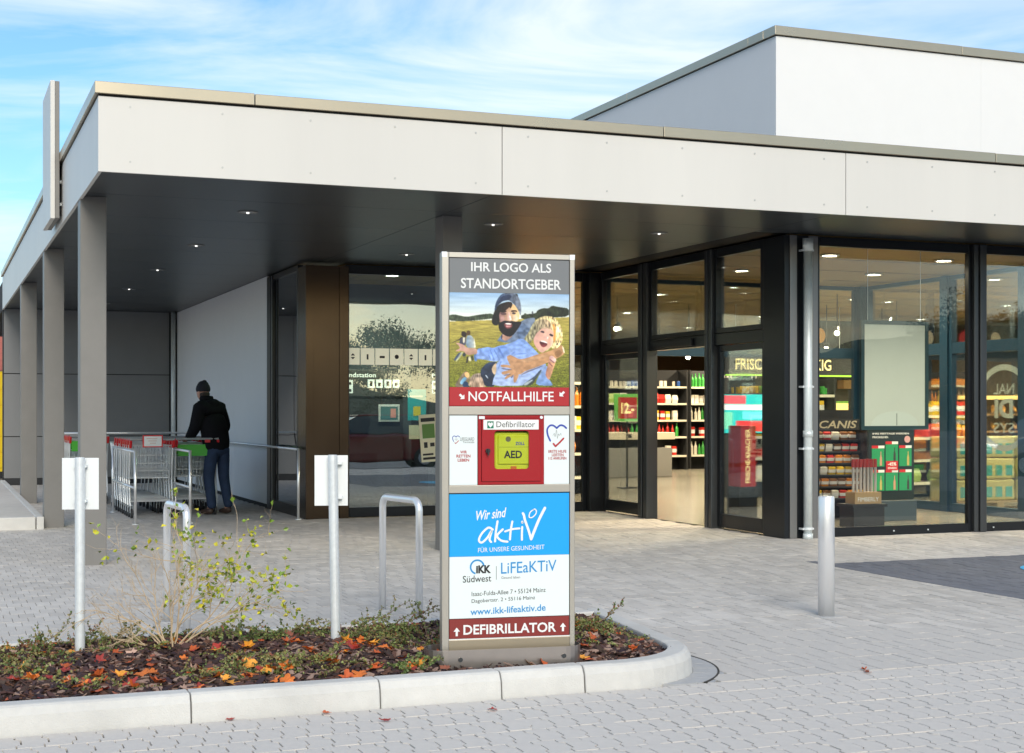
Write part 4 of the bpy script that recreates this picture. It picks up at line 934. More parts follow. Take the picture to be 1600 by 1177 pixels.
k = MB(); k.box(ux(796),.014,vz(733),ux(805),.021,vz(728.5)); k.build('pull_tab', mat('aed_orange',(.8,.2,.01)), aed)

# ================================================================ street furniture
def sign_post(u, vtop, vbase, pu0, pu1, pv0, pv1, lab, lean=0):
    x, y = G(u, vbase, .11); d = proj(x, y, .11)[2]; s = d/2286
    t = thing('sign_post', lab, 'sign', (x,y,.10), 0, 'blank-backed sign posts in the bed')
    H = (vbase-vtop)*s
    k = MB(); k.tube([(0,0,-.05),(lean*H,0,H)], .0265, 20); k.tube([(lean*H,0,H),(lean*H,0,H+.004)], .0235, 20); p = k.build('pole', M_galv, t, smooth=False)
    w = (pu1-pu0)*s; zc0 = (vbase-pv1)*s; zc1 = (vbase-pv0)*s; xc = ((pu0+pu1)/2-u)*s
    M_ = Matrix.Rotation(-THETA*.85, 4, 'Z')
    k = MB(); k.box(xc-w/2, .031, zc0, xc+w/2, .034, zc1); k.v = [tuple(M_ @ Vector(q)) for q in k.v]; k.build('sign_plate', mat('sign_plate_back', (.84,.87,.88), .35, metal=.15), t, bevel=.001)
    k = MB()
    for zc in (zc0+.04, zc1-.05): k.box(-.034,-.002,zc,.034,.031,zc+.014)
    k.v = [tuple(M_ @ Vector(q)) for q in k.v]; k.build('clamp', M_galv, t)
    return t
sign_post(125, 713, 1022, 95, 152, 713, 794, 'galvanised pole with white plate seen from behind, before the first grey column')
sign_post(525, 709, 1006, 491, 543, 709, 788, 'galvanised pole with white plate seen from behind, left of the right bicycle hoop', -.018)
def hoop(p0, p1, H, lab):
    x0, y0 = p0; x1, y1 = p1; t = thing('bicycle_stand', lab, 'bicycle stand', ((x0+x1)/2,(y0+y1)/2,0), 0, 'bicycle hoops beside the bed')
    dx, dy = (x1-x0)/2, (y1-y0)/2; l_ = math.hypot(dx,dy); r_ = .07; path = [(-1,0,-.05),(-1,0,H-r_)]
    pts = [Vector((-dx,-dy,-.03)), Vector((-dx,-dy,H-r_))]
    e_ = Vector((dx,dy,0)).normalized()
    for i in range(1,7): a_ = i/6*math.pi/2; pts.append(Vector((-dx,-dy,H-r_)) + e_*r_*(1-math.cos(a_)) + Vector((0,0,r_*math.sin(a_))))
    for i in range(0,7): a_ = i/6*math.pi/2; pts.append(Vector((dx,dy,H-r_)) - e_*r_*(1-math.sin(a_)) + Vector((0,0,r_*math.cos(a_))))
    pts.append(Vector((dx,dy,-.03)))
    k = MB(); k.tube(pts, .0245, 18); k.build('hoop', M_steel, t, smooth=True)
    for s_ in (-1,1):
        k = MB(); k.tube([(s_*dx,s_*dy,0),(s_*dx,s_*dy,.005)], .06, 20); k.build('foot_plate', mat('foot_mortar',(.5,.5,.49),.8), t)
hoop(G(598,953,0), G(655,968,0), .80, 'bent stainless steel bicycle hoop between the middle sign pole and the terminal')
hoop(G(261,972,0), G(292,989,0), .79, 'bent stainless steel bicycle hoop behind the tall half-bare shrub')
x, y = G(1291, 962, 0)
bo = thing('bollard', 'round stainless steel bollard standing alone on the plaza in front of the window', 'bollard', (x,y,0))
k = MB(); k.lathe([(.056,-.02),(.056,.81),(.053,.818),(.045,.82)], n=32); o = k.build('post', M_steel, bo, smooth=False)
for p_ in o.data.polygons: p_.use_smooth = len(p_.vertices) == 4
k = MB(); k.box(-.1,-.1,-.003,.1,.1,.0018); k.build('foot_mortar', mat('foot_mortar',(.5,.5,.49),.8), bo)
# rails
def rail(name, lab, posts, hts, H, r_=.017, ext=None):
    t = thing(name, lab, 'railing', (posts[0][0],posts[0][1],0)); o_ = Vector((posts[0][0],posts[0][1],0))
    for (px_, py_) in posts:
        k = MB(); q = Vector((px_,py_,0))-o_; k.tube([q, q+Vector((0,0,H))], r_, 12); k.build('post', M_steel, t, smooth=True)
        k = MB(); k.tube([q, q+Vector((0,0,.012))], .04, 12); k.build('foot_plate', M_galv, t)
    a_ = Vector((*(ext[0] if ext else posts[0]),0))-o_; b_ = Vector((*(ext[1] if ext else posts[-1]),0))-o_
    for h in hts:
        k = MB(); k.tube([a_+Vector((0,0,h)), b_+Vector((0,0,h))], r_*.95, 12); k.build('rail', M_steel, t, smooth=True)
    return t
rail('trolley_guard_rail', 'short low steel guard rail with two posts left of the front trolley row', [(2.33,18.5),(2.33,20.9)], [.45,.90], .91)
rail('trolley_guard_rail', 'short low steel guard rail between the red-handled and the green trolley rows', [(3.0,18.5),(3.0,20.7)], [.45,.90], .91)
rail('wall_handrail', 'thin steel handrail running along the white wall to a post at the bronze corner', [(4.4,18.6)], [.91], .92, .018, ((4.4,18.6),(4.4,28.9)))
rail('back_handrail', 'long thin steel handrail across the rear of the trolley bay', [(1.75,23.0),(4.3,23.0)], [1.07], 1.08, .016)
rail('trolley_guard_rail', 'low steel guard rail seen behind the first grey column', [(1.72,21.6),(1.72,23.9)], [.5,.92], .94)
# ================================================================ shopping trolleys
M_chrome = mat('trolley_chrome', (.84,.86,.86), .35, metal=.45); M_plred = mat('trolley_red_plastic', (.62,.015,.02), .35); M_plgreen = mat('trolley_green_plate', (.06,.42,.03), .45); M_tyre = mat('trolley_tyre', (.03,.03,.032), .6); M_grey = mat('grey_plastic', (.3,.31,.32), .5)
def cart(lab, hm, plate):
    t = thing('shopping_trolley', lab, 'shopping trolley')
    k = MB(); r = .0026
    def P(fx, fy, fz):   # basket trapezoid: fx -1..1, fy 0..1 (0 handle end), fz 0..1
        w = .285-.06*fy-.03*(1-fz); y0 = .05+.10*(1-fz); y1 = .92-.03*(1-fz); z = .52+.10*fy*(1-fz)+.43*fz
        return (fx*w, y0+(y1-y0)*fy, z)
    for i in range(12): fx = -1+i/5.5; k.tube([P(fx,1,1),P(fx,1,0),P(fx,0,0),P(fx,0,.96)], r, 4, False)
    for i in range(1,20):
        for sx_ in (-1,1): k.tube([P(sx_,i/20,0),P(sx_,i/20,1)], r, 4, False)
    for fz in (0,.22,.45,.7,1):
        rr_ = .008 if fz in (0,1) else .005; k.tube([P(-1,0,fz),P(-1,1,fz),P(1,1,fz),P(1,0,fz),P(-1,0,fz)], rr_, 5, False)
    for i in range(1,9): k.tube([P(-1,i/9,0),P(1,i/9,0)], r, 4, False)
    k.build('basket', M_chrome, t)
    k = MB()
    for sx_ in (-1,1):
        k.tube([(sx_*.27,-.06,1.02),(sx_*.275,.0,.93),(sx_*.275,.10,.5),(sx_*.275,.02,.22),(sx_*.27,-.0,.16)], .011, 8)
        k.tube([(sx_*.27,-.0,.17),(sx_*.22,.5,.2),(sx_*.2,.88,.17)], .011, 8); k.tube([(sx_*.275,.10,.5),(sx_*.22,.80,.55),(sx_*.2,.84,.2)], .007, 6)
    k.tube([(-.2,.88,.17),(.2,.88,.17)], .01, 8); k.tube([(-.27,.02,.22),(.27,.02,.22)], .008, 8); k.build('frame', M_chrome, t)
    k = MB(); [k.tube([(-.23+.46*i/9,.06,.25),(-.19+.38*i/9,.82,.235)], .003, 4, False) for i in range(10)]; [k.tube([(-.25+.05*j/4,.06+.76*j/4,.25),(.25-.05*j/4,.06+.76*j/4,.25)], .0035, 4, False) for j in range(5)]
    k.build('lower_rack', M_chrome, t)
    k = MB(); k.tube([(-.285,-.07,1.03),(.285,-.07,1.03)], .015, 10); k.build('handle', M_grey, t)
    for sx_ in (-1,1):
        k = MB(); k.obox((sx_*.275,-.04,.98), (.035,.07,.11), Matrix.Rotation(.5,3,'X')); k.build('handle_bracket', hm, t, bevel=.008)
    k = MB(); k.box(.10,-.095,.98,.17,-.05,1.02); k.build('coin_lock', hm, t, bevel=.005)
    for x_, y_ in ((-.255,.02),(.255,.02),(-.2,.86),(.2,.86)):
        k = MB(); k.tube([(x_-.014,y_,.063),(x_+.014,y_,.063)], .062, 16); w = k.build('wheel', M_tyre, t)
        k = MB(); k.box(x_-.02,y_-.02,.07,x_-.0165,y_+.02,.17); k.box(x_+.0165,y_-.02,.07,x_+.02,y_+.02,.17); k.box(x_-.02,y_-.02,.165,x_+.02,y_+.02,.17); k.build('castor_fork', M_galv, w)
    if plate == 'sign':
        k = MB(); k.box(-.13,-.115,.93,.13,-.10,1.09); pl_ = k.build('sign_frame', M_plred, t, bevel=.004); k = MB(); k.box(-.112,-.1175,.945,.112,-.1155,1.075); k.build('sign_sheet', P_white, pl_)
        for rr_, zz_ in enumerate((1.045,1.015,.985)):
            k = MB(); k.box(-.08+.02*rr_,-.1181,zz_-.005,.06-.01*rr_,-.1178,zz_+.004); k.build('faded_print', mat('faded_print',(.62,.42,.36),.6), pl_)
    if plate == 'green':
        k = MB(); k.box(-.25,-.03,.80,.25,-.02,.955); k.build('green_plate', M_plgreen, t)
    k = MB(); k.tube([(-.22,.10,.90),(-.2,.03,.66),(.2,.03,.66),(.22,.10,.90)], .004, 5); [k.tube([(-.2+.4*i/6,.03,.66),(-.2+.4*i/6,.09,.9)], .0025, 4) for i in range(7)]
    k.build('child_seat', M_chrome, t)
    return t
c1 = proto(cart('shopping trolley with red handle and red-framed paper sign at the front end of its row', M_plred, 'sign'))
c1.location = (2.68,19.62,0)
c2 = cart('shopping trolley with red handle, second from the front of the left row', M_plred, None); c2.location = (2.68,19.86,0); proto(c2)
for i in range(2,8): copy_tree(c2, (2.68+random.uniform(-.01,.01),19.62+.24*i,0), rz=random.uniform(-.02,.02), label=f'red-handled shopping trolley, {ORD[i]} from the front of the row with the framed sign')
c3 = cart('shopping trolley with green plate standing nearest the man, head of the right row', M_plred, 'green'); c3.location = (3.32,19.95,0); proto(c3)
for o in (c1,c2): o['group'] = 'red-handled shopping trolleys'
c3['group'] = 'green-plated shopping trolleys'
for i in range(1,7): copy_tree(c3, (3.32,19.95+.25*i,0), rz=random.uniform(-.02,.02), label=f'green-plated shopping trolley, {ORD[i]} from the front of the row beside the man')
for i in range(6): copy_tree(c3, (2.2,22.9+.25*i,0), rz=.03, label=f'green-plated shopping trolley, {ORD[i]} in the far row behind the first column')
for o in S.objects:
    if o.name.startswith('shopping_trolley') and not o.get('group'): o['group'] = 'red-handled shopping trolleys'

def ellipsoid(mb, c, r, nu=18, nv=12, f=None):
    o = []; 
    for j in range(1,nv):
        for i in range(nu):
            th = math.pi*j/nv; ph = 2*math.pi*i/nu; p = Vector((r[0]*math.sin(th)*math.cos(ph), r[1]*math.sin(th)*math.sin(ph), r[2]*math.cos(th)))
            if f: p = f(p)
            o.append(tuple(Vector(c)+p))
    top = Vector((0,0,r[2])); bo_ = Vector((0,0,-r[2]))
    if f: top = f(top); bo_ = f(bo_)
    o.append(tuple(Vector(c)+top)); o.append(tuple(Vector(c)+bo_)); N = nu*(nv-1)
    fs = [(j*nu+i, (j+1)*nu+i, (j+1)*nu+(i+1)%nu, j*nu+(i+1)%nu) for j in range(nv-2) for i in range(nu)]
    fs += [(N, i, (i+1)%nu) for i in range(nu)] + [(N+1, (nv-2)*nu+(i+1)%nu, (nv-2)*nu+i) for i in range(nu)]
    mb.add(o, fs)
# ================================================================ the man
man = thing('person', 'man in black jacket, dark beanie and blue jeans seen from behind, leaning to a trolley', 'person', (3.62,20.0,0), rad(34))
def skin(name, V, E, R, m, parent, lev=2, kind=None, smooth=True):
    me = bpy.data.meshes.new(name); me.from_pydata(V, E, []); me.materials.append(m)
    o = link(name, me, parent); sk = o.modifiers.new('skin', 'SKIN'); sk.use_smooth_shade = True
    for i, r in enumerate(R):
        me.skin_vertices[0].data[i].radius = (r, r) if not isinstance(r, tuple) else r
    me.skin_vertices[0].data[0].use_root = True
    ss = o.modifiers.new('sub', 'SUBSURF'); ss.levels = lev; ss.render_levels = lev; return o
M_skin = mat('skin_tone', (.55,.30,.22), .5); M_jack = mat('black_jacket', (.006,.006,.008), .9, spec=.2, bump=.4, bscale=18, var=.3, vscale=10); M_jean = mat('blue_jeans', (.016,.034,.08), .8, var=.35, vscale=9, bump=.4, bscale=30); M_shoe = mat('dark_brown_shoes', (.06,.035,.025), .5); M_hat = mat('dark_beanie', (.012,.013,.02), .9, bump=.5, bscale=90)
# local axes: +y forward, +x right. pelvis first
bodyV = [(0,.02,.93),(0,.06,1.10),(0,.13,1.30),(0,.20,1.47),(0,.24,1.55),(0,.27,1.63),(0,.285,1.70),
         (-.17,.17,1.43),(-.24,.20,1.18),(-.19,.36,1.04),(-.17,.44,1.01),(.17,.17,1.43),(.27,.16,1.17),(.20,.38,1.03),(.17,.48,1.01),
         (-.09,.02,.88),(-.12,.06,.50),(-.12,.0,.10),(-.12,.09,.05),(.09,.0,.88),(.10,.0,.50),(.11,-.09,.10),(.115,.0,.05)]
bodyE = [(0,1),(1,2),(2,3),(3,4),(4,5),(5,6),(3,7),(7,8),(8,9),(9,10),(3,11),(11,12),(12,13),(13,14),(0,15),(15,16),(16,17),(17,18),(0,19),(19,20),(20,21),(21,22)]
bodyR = [.09,.09,.09,.07,.05,.075,.075,.05,.04,.032,.028,.05,.04,.032,.028,.07,.05,.035,.03,.07,.05,.035,.03]
body = skin('body', bodyV, bodyE, bodyR, M_skin, man)
# hands: palm plus five fingers each
for sx_, (hx, hy, hz) in ((-1,(-.17,.44,1.01)),(1,(.17,.48,1.01))):
    V = [(hx,hy,hz),(hx+.0,hy+.05,hz+.01)]; E = [(0,1)]; R = [(.024,.034),(.022,.036)]
    for fi in range(4):
        fx = hx+(fi-1.5)*.019; b_ = len(V); l_ = (.8,1,.95,.75)[fi]
        V += [(fx,hy+.075,hz+.018),(fx,hy+.075+.03*l_,hz+.012),(fx,hy+.08+.04*l_,hz-.018)]; E += [(1,b_),(b_,b_+1),(b_+1,b_+2)]; R += [.009,.0085,.007]
    b_ = len(V); V += [(hx-sx_*.038,hy+.03,hz-.005),(hx-sx_*.048,hy+.06,hz-.012)]; E += [(0,b_),(b_,b_+1)]; R += [.011,.008]
    skin('hand', V, E, R, M_skin, man, 1)
jV = [(0,.03,.80),(0,.04,1.0),(0,.08,1.18),(0,.14,1.34),(0,.19,1.46),(0,.225,1.53),
      (-.18,.165,1.44),(-.25,.17,1.20),(-.215,.30,1.07),(-.185,.40,1.02),(.18,.165,1.44),(.275,.13,1.18),(.24,.30,1.05),(.185,.43,1.02)]
jE = [(0,1),(1,2),(2,3),(3,4),(4,5),(4,6),(6,7),(7,8),(8,9),(4,10),(10,11),(11,12),(12,13)]
jR = [(.215,.165),(.225,.17),(.225,.17),(.225,.16),(.17,.12),(.085,.08),.105,.088,.072,.055,.105,.088,.072,.055]
skin('jacket', jV, jE, jR, M_jack, man, 2)
k = MB(); ellipsoid(k, (0,.10,1.50), (.12,.075,.075), 16, 10); k.build('hood', M_jack, man, smooth=True)
k = MB(); k.lathe([(.062,-.05),(.092,-.02),(.096,.02),(.085,.05),(.05,.055)], (0,.225,1.56), 16); k.build('collar', M_jack, man, smooth=True)
tV = [(0,.02,.94),(-.095,.02,.86),(-.12,.06,.52),(-.12,.02,.28),(-.12,-.01,.07),(.095,.0,.86),(.10,.0,.52),(.105,-.05,.28),(.11,-.10,.08)]
skin('jeans', tV, [(0,1),(1,2),(2,3),(3,4),(0,5),(5,6),(6,7),(7,8)], [.12,.10,.082,.07,.068,.10,.082,.07,.068], M_jean, man, 2)
for x_, y_, z_, pit in ((-.13,.03,.045,0),(.115,-.07,.05,.12)):
    V = [(x_,y_-.06,z_+.01+pit*.08),(x_,y_+.02,z_),(x_+.005,y_+.10,z_-.006),(x_+.008,y_+.17,z_-.012)]
    skin('shoe', V, [(0,1),(1,2),(2,3)], [(.045,.05),(.045,.048),(.05,.036),(.04,.026)], M_shoe, man, 2)
# head with face features, turned towards the trolleys
hd = MB(); hc = Vector((-.005,.29,1.665))
k = MB()
for i in range(13):
    a_ = math.pi*i/12; 
prof = []
def headf(p):
    p = p.copy()
    if p.z < 0: p.x *= 1+p.z*2.2; p.y = p.y*(1+p.z*.8)+ (-p.z)*.12
    return p
ellipsoid(k, hc, (.076,.095,.12), f=headf); ellipsoid(k, hc+Vector((0,.102,-.012)), (.012,.018,.026), 8, 6); ellipsoid(k, hc+Vector((0,.088,-.058)), (.026,.008,.007), 8, 6)
for s_ in (-1,1): ellipsoid(k, hc+Vector((s_*.078,-.005,-.015)), (.010,.02,.032), 10, 8)
hdo = k.build('head', M_skin, man, smooth=True)
k = MB()
for s_ in (-1,1): ellipsoid(k, hc+Vector((s_*.03,.083,.01)), (.012,.008,.007), 8, 6)
k.build('eyes', P_black, hdo, smooth=True)
k = MB(); ellipsoid(k, hc+Vector((0,-.006,.04)), (.090,.108,.105), 20, 14, f=lambda p: Vector((p.x,p.y,max(p.z,-.035)+(.012 if p.z>.08 else 0)))); k.build('beanie', M_hat, man, smooth=True)
k = MB(); ellipsoid(k, hc+Vector((0,-.03,.145)), (.032,.035,.022), 10, 8); k.build('beanie_tip', M_hat, man, smooth=True)
k = MB(); ellipsoid(k, hc+Vector((0,-.035,-.03)), (.074,.068,.06), 14, 10); k.build('hair', mat('dark_hair',(.03,.02,.015),.7), man, smooth=True)

# ================================================================ inside the shop
# reverse vending machines behind the glazed wall
def vending(x0, lab):
    t = thing('reverse_vending_machine', lab, 'bottle return machine', (x0,20.3,0)); w = 1.0
    k = MB(); k.box(0,0,0,w,.8,2.0); k.build('cabinet', mat('machine_black',(.03,.034,.04),.4), t, bevel=.01)
    k = MB(); k.box(.03,-.015,1.62,w-.03,-.002,1.98); hd_ = k.build('header', mat('machine_header',(.06,.065,.07),.5), t)
    mw = mat('backlit_white',(.8,.8,.72),.5,emit=.55)
    text('Pfandstation', .06, .58, 1.89, 1.955, -.017, mw, hd_, bold=.02)
    k = MB(); k.box(.06,-.018,1.66,.24,-.0152,1.85); q = k.build('pictogram', mw, hd_); 
    for a_ in range(3):
        for b_ in range(3):
            if (a_+b_) % 2 == 0: k = MB(); k.box(.08+a_*.05,-.0195,1.68+b_*.05,.12+a_*.05,-.0181,1.72+b_*.05); k.build('pictogram_mark', P_black, hd_)
    for i in range(4):
        k = MB(); k.box(.46+i*.125,-.018,1.74,.56+i*.125,-.0152,1.86); k.build('pictogram', mw, hd_)
        k = MB(); k.lathe([(.001,0),(.02,.001)],n=6) ; k = MB(); k.box(.49+i*.125,-.0195,1.765,.53+i*.125,-.0181,1.835-.02*(i%2)); k.build('pictogram_mark', P_black, hd_)
    k = MB(); k.box(.62,-.02,1.25,.94,-.002,1.5); s_ = k.build('screen_frame', M_galv, t, bevel=.006); k = MB(); k.box(.65,-.0225,1.28,.91,-.0205,1.47); k.build('screen', mat('machine_screen',(.05,.12,.12),.2,emit=.5), s_); k = MB(); k.box(.80,-.024,1.31,.88,-.0228,1.44); k.build('screen_picture', mat('screen_face',(.5,.2,.16),.4,emit=.5), s_)
    k = MB(); k.tube([(.33,-.012,1.25),(.33,.05,1.25)], .15, 24); k.tube([(.33,-.03,1.25),(.33,-.012,1.25)], .165, 24); k.build('bottle_intake', M_black, t)
    k = MB(); k.box(.1,-.01,.35,.6,-.002,.8); k.build('crate_intake', M_black, t); return t
vending(5.35, 'black Pfandstation bottle return machine, left one behind the glazed wall'); vending(6.72, 'black Pfandstation bottle return machine, right one beside the terminal')
k = MB(); k.box(5.0,21.1,0,8.4,21.2,3.3); k.build('wall', mat('dark_inner_wall',(.05,.07,.09),.7), B)
def notice(name, lab, x0,x1,z0,z1,y, m, cat='poster', lines=(), rz=0):
    t = thing(name, lab, cat, ((x0+x1)/2, y, z0), rz); hw = (x1-x0)/2; k = MB(); k.box(-hw,-.003,0,hw,0,z1-z0); k.build('sheet', m, t)
    for (a_,b_,c2,d_,mm) in lines: k = MB(); k.box(-hw+a_*2*hw,-.0045,b_*(z1-z0),-hw+c2*2*hw,-.0032,d_*(z1-z0)); k.build('print_block', mm, t)
    return t
M_teal = mat('print_teal',(.02,.42,.5),.5); M_cream = mat('print_cream',(.78,.74,.55),.6)
notice('teal_poster', 'bright teal poster with a yellow symbol between the two bottle return machines', 6.40,6.68,1.27,1.72,20.25, M_teal, lines=[(.3,.15,.7,.45,mat('print_yellow',(.7,.6,.05),.5)),(.1,.75,.8,.8,P_white)])
notice('paper_notice', 'cream notice below the teal poster', 6.42,6.66,1.0,1.2,20.25, M_cream)
x_,z_ = on_y(648,750,18.70)
nt_ = notice('event_poster', 'tilted cream paper poster with a green picture taped inside the glass left of the terminal', 6.13,6.38,.72,1.36,18.778, M_cream, lines=[(.1,.85,.9,.93,P_black),(.15,.5,.85,.8,mat('print_leaf',(.12,.25,.06),.5)),(.2,.3,.4,.42,P_black),(.55,.32,.8,.4,P_black),(.1,.05,.9,.1,P_black),(.1,.14,.7,.18,P_black)]); nt_.rotation_euler[1] = -.07
# square stickers across the glass
for i in range(9):
    xx = 5.08+i*.202; t = thing('pictogram_sticker', f'white square pictogram sticker on the dark glazed wall, {ORD[i]} from the bronze corner', 'sticker', (xx+.095,18.781,2.02), 0, 'row of white pictogram stickers')
    k = MB(); k.box(-.094,-.003,0,.094,0,.22); k.build('sheet', mat('sticker_cream_glow',(.82,.8,.62),.5,emit=.25), t)  # unlit sticker, brightness lifted by a faint glow in its material
    k = MB(); kind_ = i % 4
    if kind_ == 0: k.add([(-.03,-.0045,.12),(.03,-.0045,.12),(.0,-.0045,.15)],[(0,1,2)]); k.add([(-.03,-.0045,.10),(.0,-.0045,.07),(.03,-.0045,.10)],[(0,1,2)])
    elif kind_ == 1: k.box(-.012,-.0045,.07,.012,-.0032,.14)
    elif kind_ == 2: k.box(-.035,-.0045,.09,.035,-.0032,.12)
    else: k.tube([(0,-.0045,.11),(0,-.0032,.11)], .03, 8)
    k.build('pictogram', P_black, t)
# generic shelf rack
PM = {}
def pmesh_(kind, col, nm):
    key = (kind, nm)
    if key in PM: return PM[key]
    m = mat('goods_'+nm, col, .4, var=.1, vscale=20, rnd=.25); k = MB()
    if kind == 'bottle': k.lathe([(.035,0),(.037,.01),(.037,.17),(.014,.23),(.013,.29)], n=10)
    elif kind == 'carton': k.box(-.05,-.04,0,.05,.04,.2); k.mi = 1; k.box(-.052,-.042,.06,.052,.042,.14)
    elif kind == 'can': k.lathe([(.034,0),(.037,.008),(.037,.11),(.034,.118)], n=10)
    elif kind == 'bag': k.add([(-.07,-.03,0),(.07,-.03,0),(.07,.03,0),(-.07,.03,0),(-.08,-.05,.1),(.08,-.05,.1),(.08,.05,.1),(-.08,.05,.1),(-.07,-.006,.21),(.07,-.006,.21),(.07,.006,.21),(-.07,.006,.21)], [(0,3,2,1),(0,1,5,4),(1,2,6,5),(2,3,7,6),(3,0,4,7),(4,5,9,8),(5,6,10,9),(6,7,11,10),(7,4,8,11),(8,9,10,11)])
    elif kind == 'fruit_crate':
        k.box(-.28,-.18,0,.28,-.17,.11); k.box(-.28,.17,0,.28,.18,.13); k.box(-.28,-.17,0,-.27,.17,.12); k.box(.27,-.17,0,.28,.17,.12); k.box(-.27,-.17,0,.27,.17,.02)
    me = k.mesh(nm+'_'+kind, [m, P_white]); PM[key] = me; return me
COLS = {'red':(.6,.03,.02),'yellow':(.75,.5,.03),'green':(.05,.35,.06),'white':(.75,.72,.62),'blue':(.03,.12,.45),'orange':(.75,.25,.02),'teal':(.02,.35,.33),'brown':(.22,.09,.03),'purple':(.22,.04,.22),'pale green':(.35,.5,.12)}
def rack(lab, x, y, rz, w, levels, depth=.45, H=2.2, plan=None, frame=None, where='', back=True, strip=None):
    t = thing('shop_shelf', lab, 'shelf', (x,y,0), rz); fm = frame or M_idark
    if back: k = MB(); k.box(-w/2,depth,0,w/2,depth+.03,H); k.build('back_panel', fm, t)
    for s_ in (-1,1): k = MB(); k.box(s_*w/2-.02,0,0,s_*w/2+.02,depth,H); k.build('side_panel', fm, t)
    for z in levels:
        k = MB(); k.box(-w/2+.02,0,z-.03,w/2-.02,depth,z); b_ = k.build('shelf_board', mat('shelf_board',(.35,.33,.28),.5), t)
        k = MB(); k.box(-w/2+.02,-.012,z-.045,w/2-.02,-.001,z-.001); k.build('price_rail', strip or mat('price_rail',(.7,.66,.5),.4,emit=.15), b_)
    c, s_ = math.cos(rz), math.sin(rz)
    for li, z in enumerate(levels):
        kind, cols, gap = plan[li % len(plan)]; n_ = int((w-.1)/gap); ci = 0; col = random.choice(cols)
        for j in range(n_):
            if random.random() < .05: continue
            if random.random() < .4: col = random.choice(cols)
            lx = -w/2+.08+j*gap; ly = random.uniform(.05,.12)+(.12 if kind == 'fruit_crate' else 0)
            o = link({'bottle':'bottle','carton':'carton','can':'tin_can','bag':'food_bag','fruit_crate':'crate'}[kind], pmesh_(kind, COLS[col], col), None, loc=(x+lx*c-ly*s_, y+lx*s_+ly*c, z+.001), rot=(0,0,rz+random.uniform(-.15,.15)),
                label=f'{col} {kind.replace("_"," ")}, {ORD[j]} from left on the {ORD[li]} board of {where}', cat=kind.replace('_',' '), group=f'{kind.replace("_"," ")}s on the {ORD[li]} board of {where}')
            sc = random.uniform(.9,1.15); o.scale = (sc,sc,sc)
    return t
rack('dark shelf full of cartons and bottles seen through the open door, left half', 12.9, 31.0, -.1, 2.6, [.35,.8,1.2,1.6,2.0], plan=[('bag',['white','brown','yellow'],.17),('carton',['white','red','blue'],.12),('bottle',['red','orange','brown'],.09),('carton',['teal','white','green'],.12),('bottle',['white','yellow','green'],.13)], where='the dark doorway shelf', H=2.4)
rack('shelf of red and white packets beside the dark shelf deep in the shop', 15.6, 31.2, 0, 2.6, [.35,.8,1.2,1.6,2.0], plan=[('carton',['red','white'],.17),('bottle',['red','green'],.12),('carton',['red','yellow','white'],.17),('bag',['pale green','red','white'],.17),('can',['blue','red','white'],.11)], where='the rear right shelf', H=2.4)
rack('shelf seen through the left door leaf with yellow goods', 10.6, 27.5, .0, 2.6, [.3,.7,1.1,1.5,1.9], plan=[('fruit_crate',['green','brown'],.6),('bag',['yellow','pale green'],.2),('bag',['yellow','orange'],.22),('carton',['yellow','white','green'],.17),('bottle',['yellow','orange'],.12)], where='the yellow goods shelf', H=2.2)
# fruit and vegetable wall with warm lit hood
def produce(x0, n_):
    for q in range(n_):
        x = x0+q*2.6; t = thing('produce_shelf', f'warm lit fruit and vegetable shelf with yellow hood, {ORD[q]} from the door side', 'produce shelf', (x,24.0,0), 0, 'fruit and vegetable shelves along the back of the shop')
        k = MB(); k.box(-1.28,.7,0,1.28,.8,3.2); k.build('back_panel', M_idark, t)
        k = MB(); k.box(-1.28,.2,1.52,1.28,.7,1.56); k.box(-1.28,.18,1.38,1.28,.2,1.56); k.build('hood', mat('warm_hood',(.95,.62,.18),.6,emit=1.1), t)
        k = MB(); k.box(-1.28,.16,1.565,1.28,.2,1.60); k.build('hood_edge', mat('leaf_stripe',(.2,.45,.05),.5,emit=.3), t)
        for li,(yy_,z_) in enumerate(((-.35,.55),(0,.85),(.3,1.12))):
            k = MB(); k.box(-1.28,yy_-.2,z_-.05,1.28,yy_+.2,z_); k.build('tray', M_idark, t)
            for j in range(4):
                cx_ = x-1.0+j*.64; col = random.choice(['orange','red','pale green','yellow','green','brown'])
                o = thing('produce_crate', f'{col} produce crate, {ORD[j]} from left, {["front","middle","rear"][li]} tray, {ORD[q]} produce shelf', 'crate', (cx_, 24.0+yy_, z_+.002))
                o2 = link('crate_box', pmesh_('fruit_crate', COLS['green'], 'green'), o); k = MB()
                for a_ in range(7):
                    for b_ in range(3): ellipsoid(k, (-.22+a_*.073+random.uniform(-.01,.01), -.11+b_*.11, .10+random.uniform(-.01,.03)), (.04,.042,.038), 7, 5)
                k.build('produce', mat('produce_'+col, COLS[col], .4, island=.3), o, smooth=True)
        k = MB(); k.box(-1.27,.64,2.05,1.27,.69,2.65); k.build('fascia_board', mat('board_black',(.02,.022,.025),.6), t)
        for j in range(3):
            k = MB(); ellipsoid(k, (-.9+j*.9,.63,2.9), (.13,.02,.15), 14, 10); k.build('fruit_picture', mat(['fruit_red','fruit_orange','fruit_cream'][(j+q)%3],[(.55,.03,.05),(.7,.3,.04),(.75,.6,.35)][(j+q)%3],.5,emit=.25), t, smooth=True)
            k = MB(); k.box(-1.2+j*.8,.4,1.85,-.65+j*.8,.62,2.02); k.build('wicker_basket', mat('wicker',(.25,.15,.06),.8,var=.4,vscale=40), t)
produce(16.3, 5)
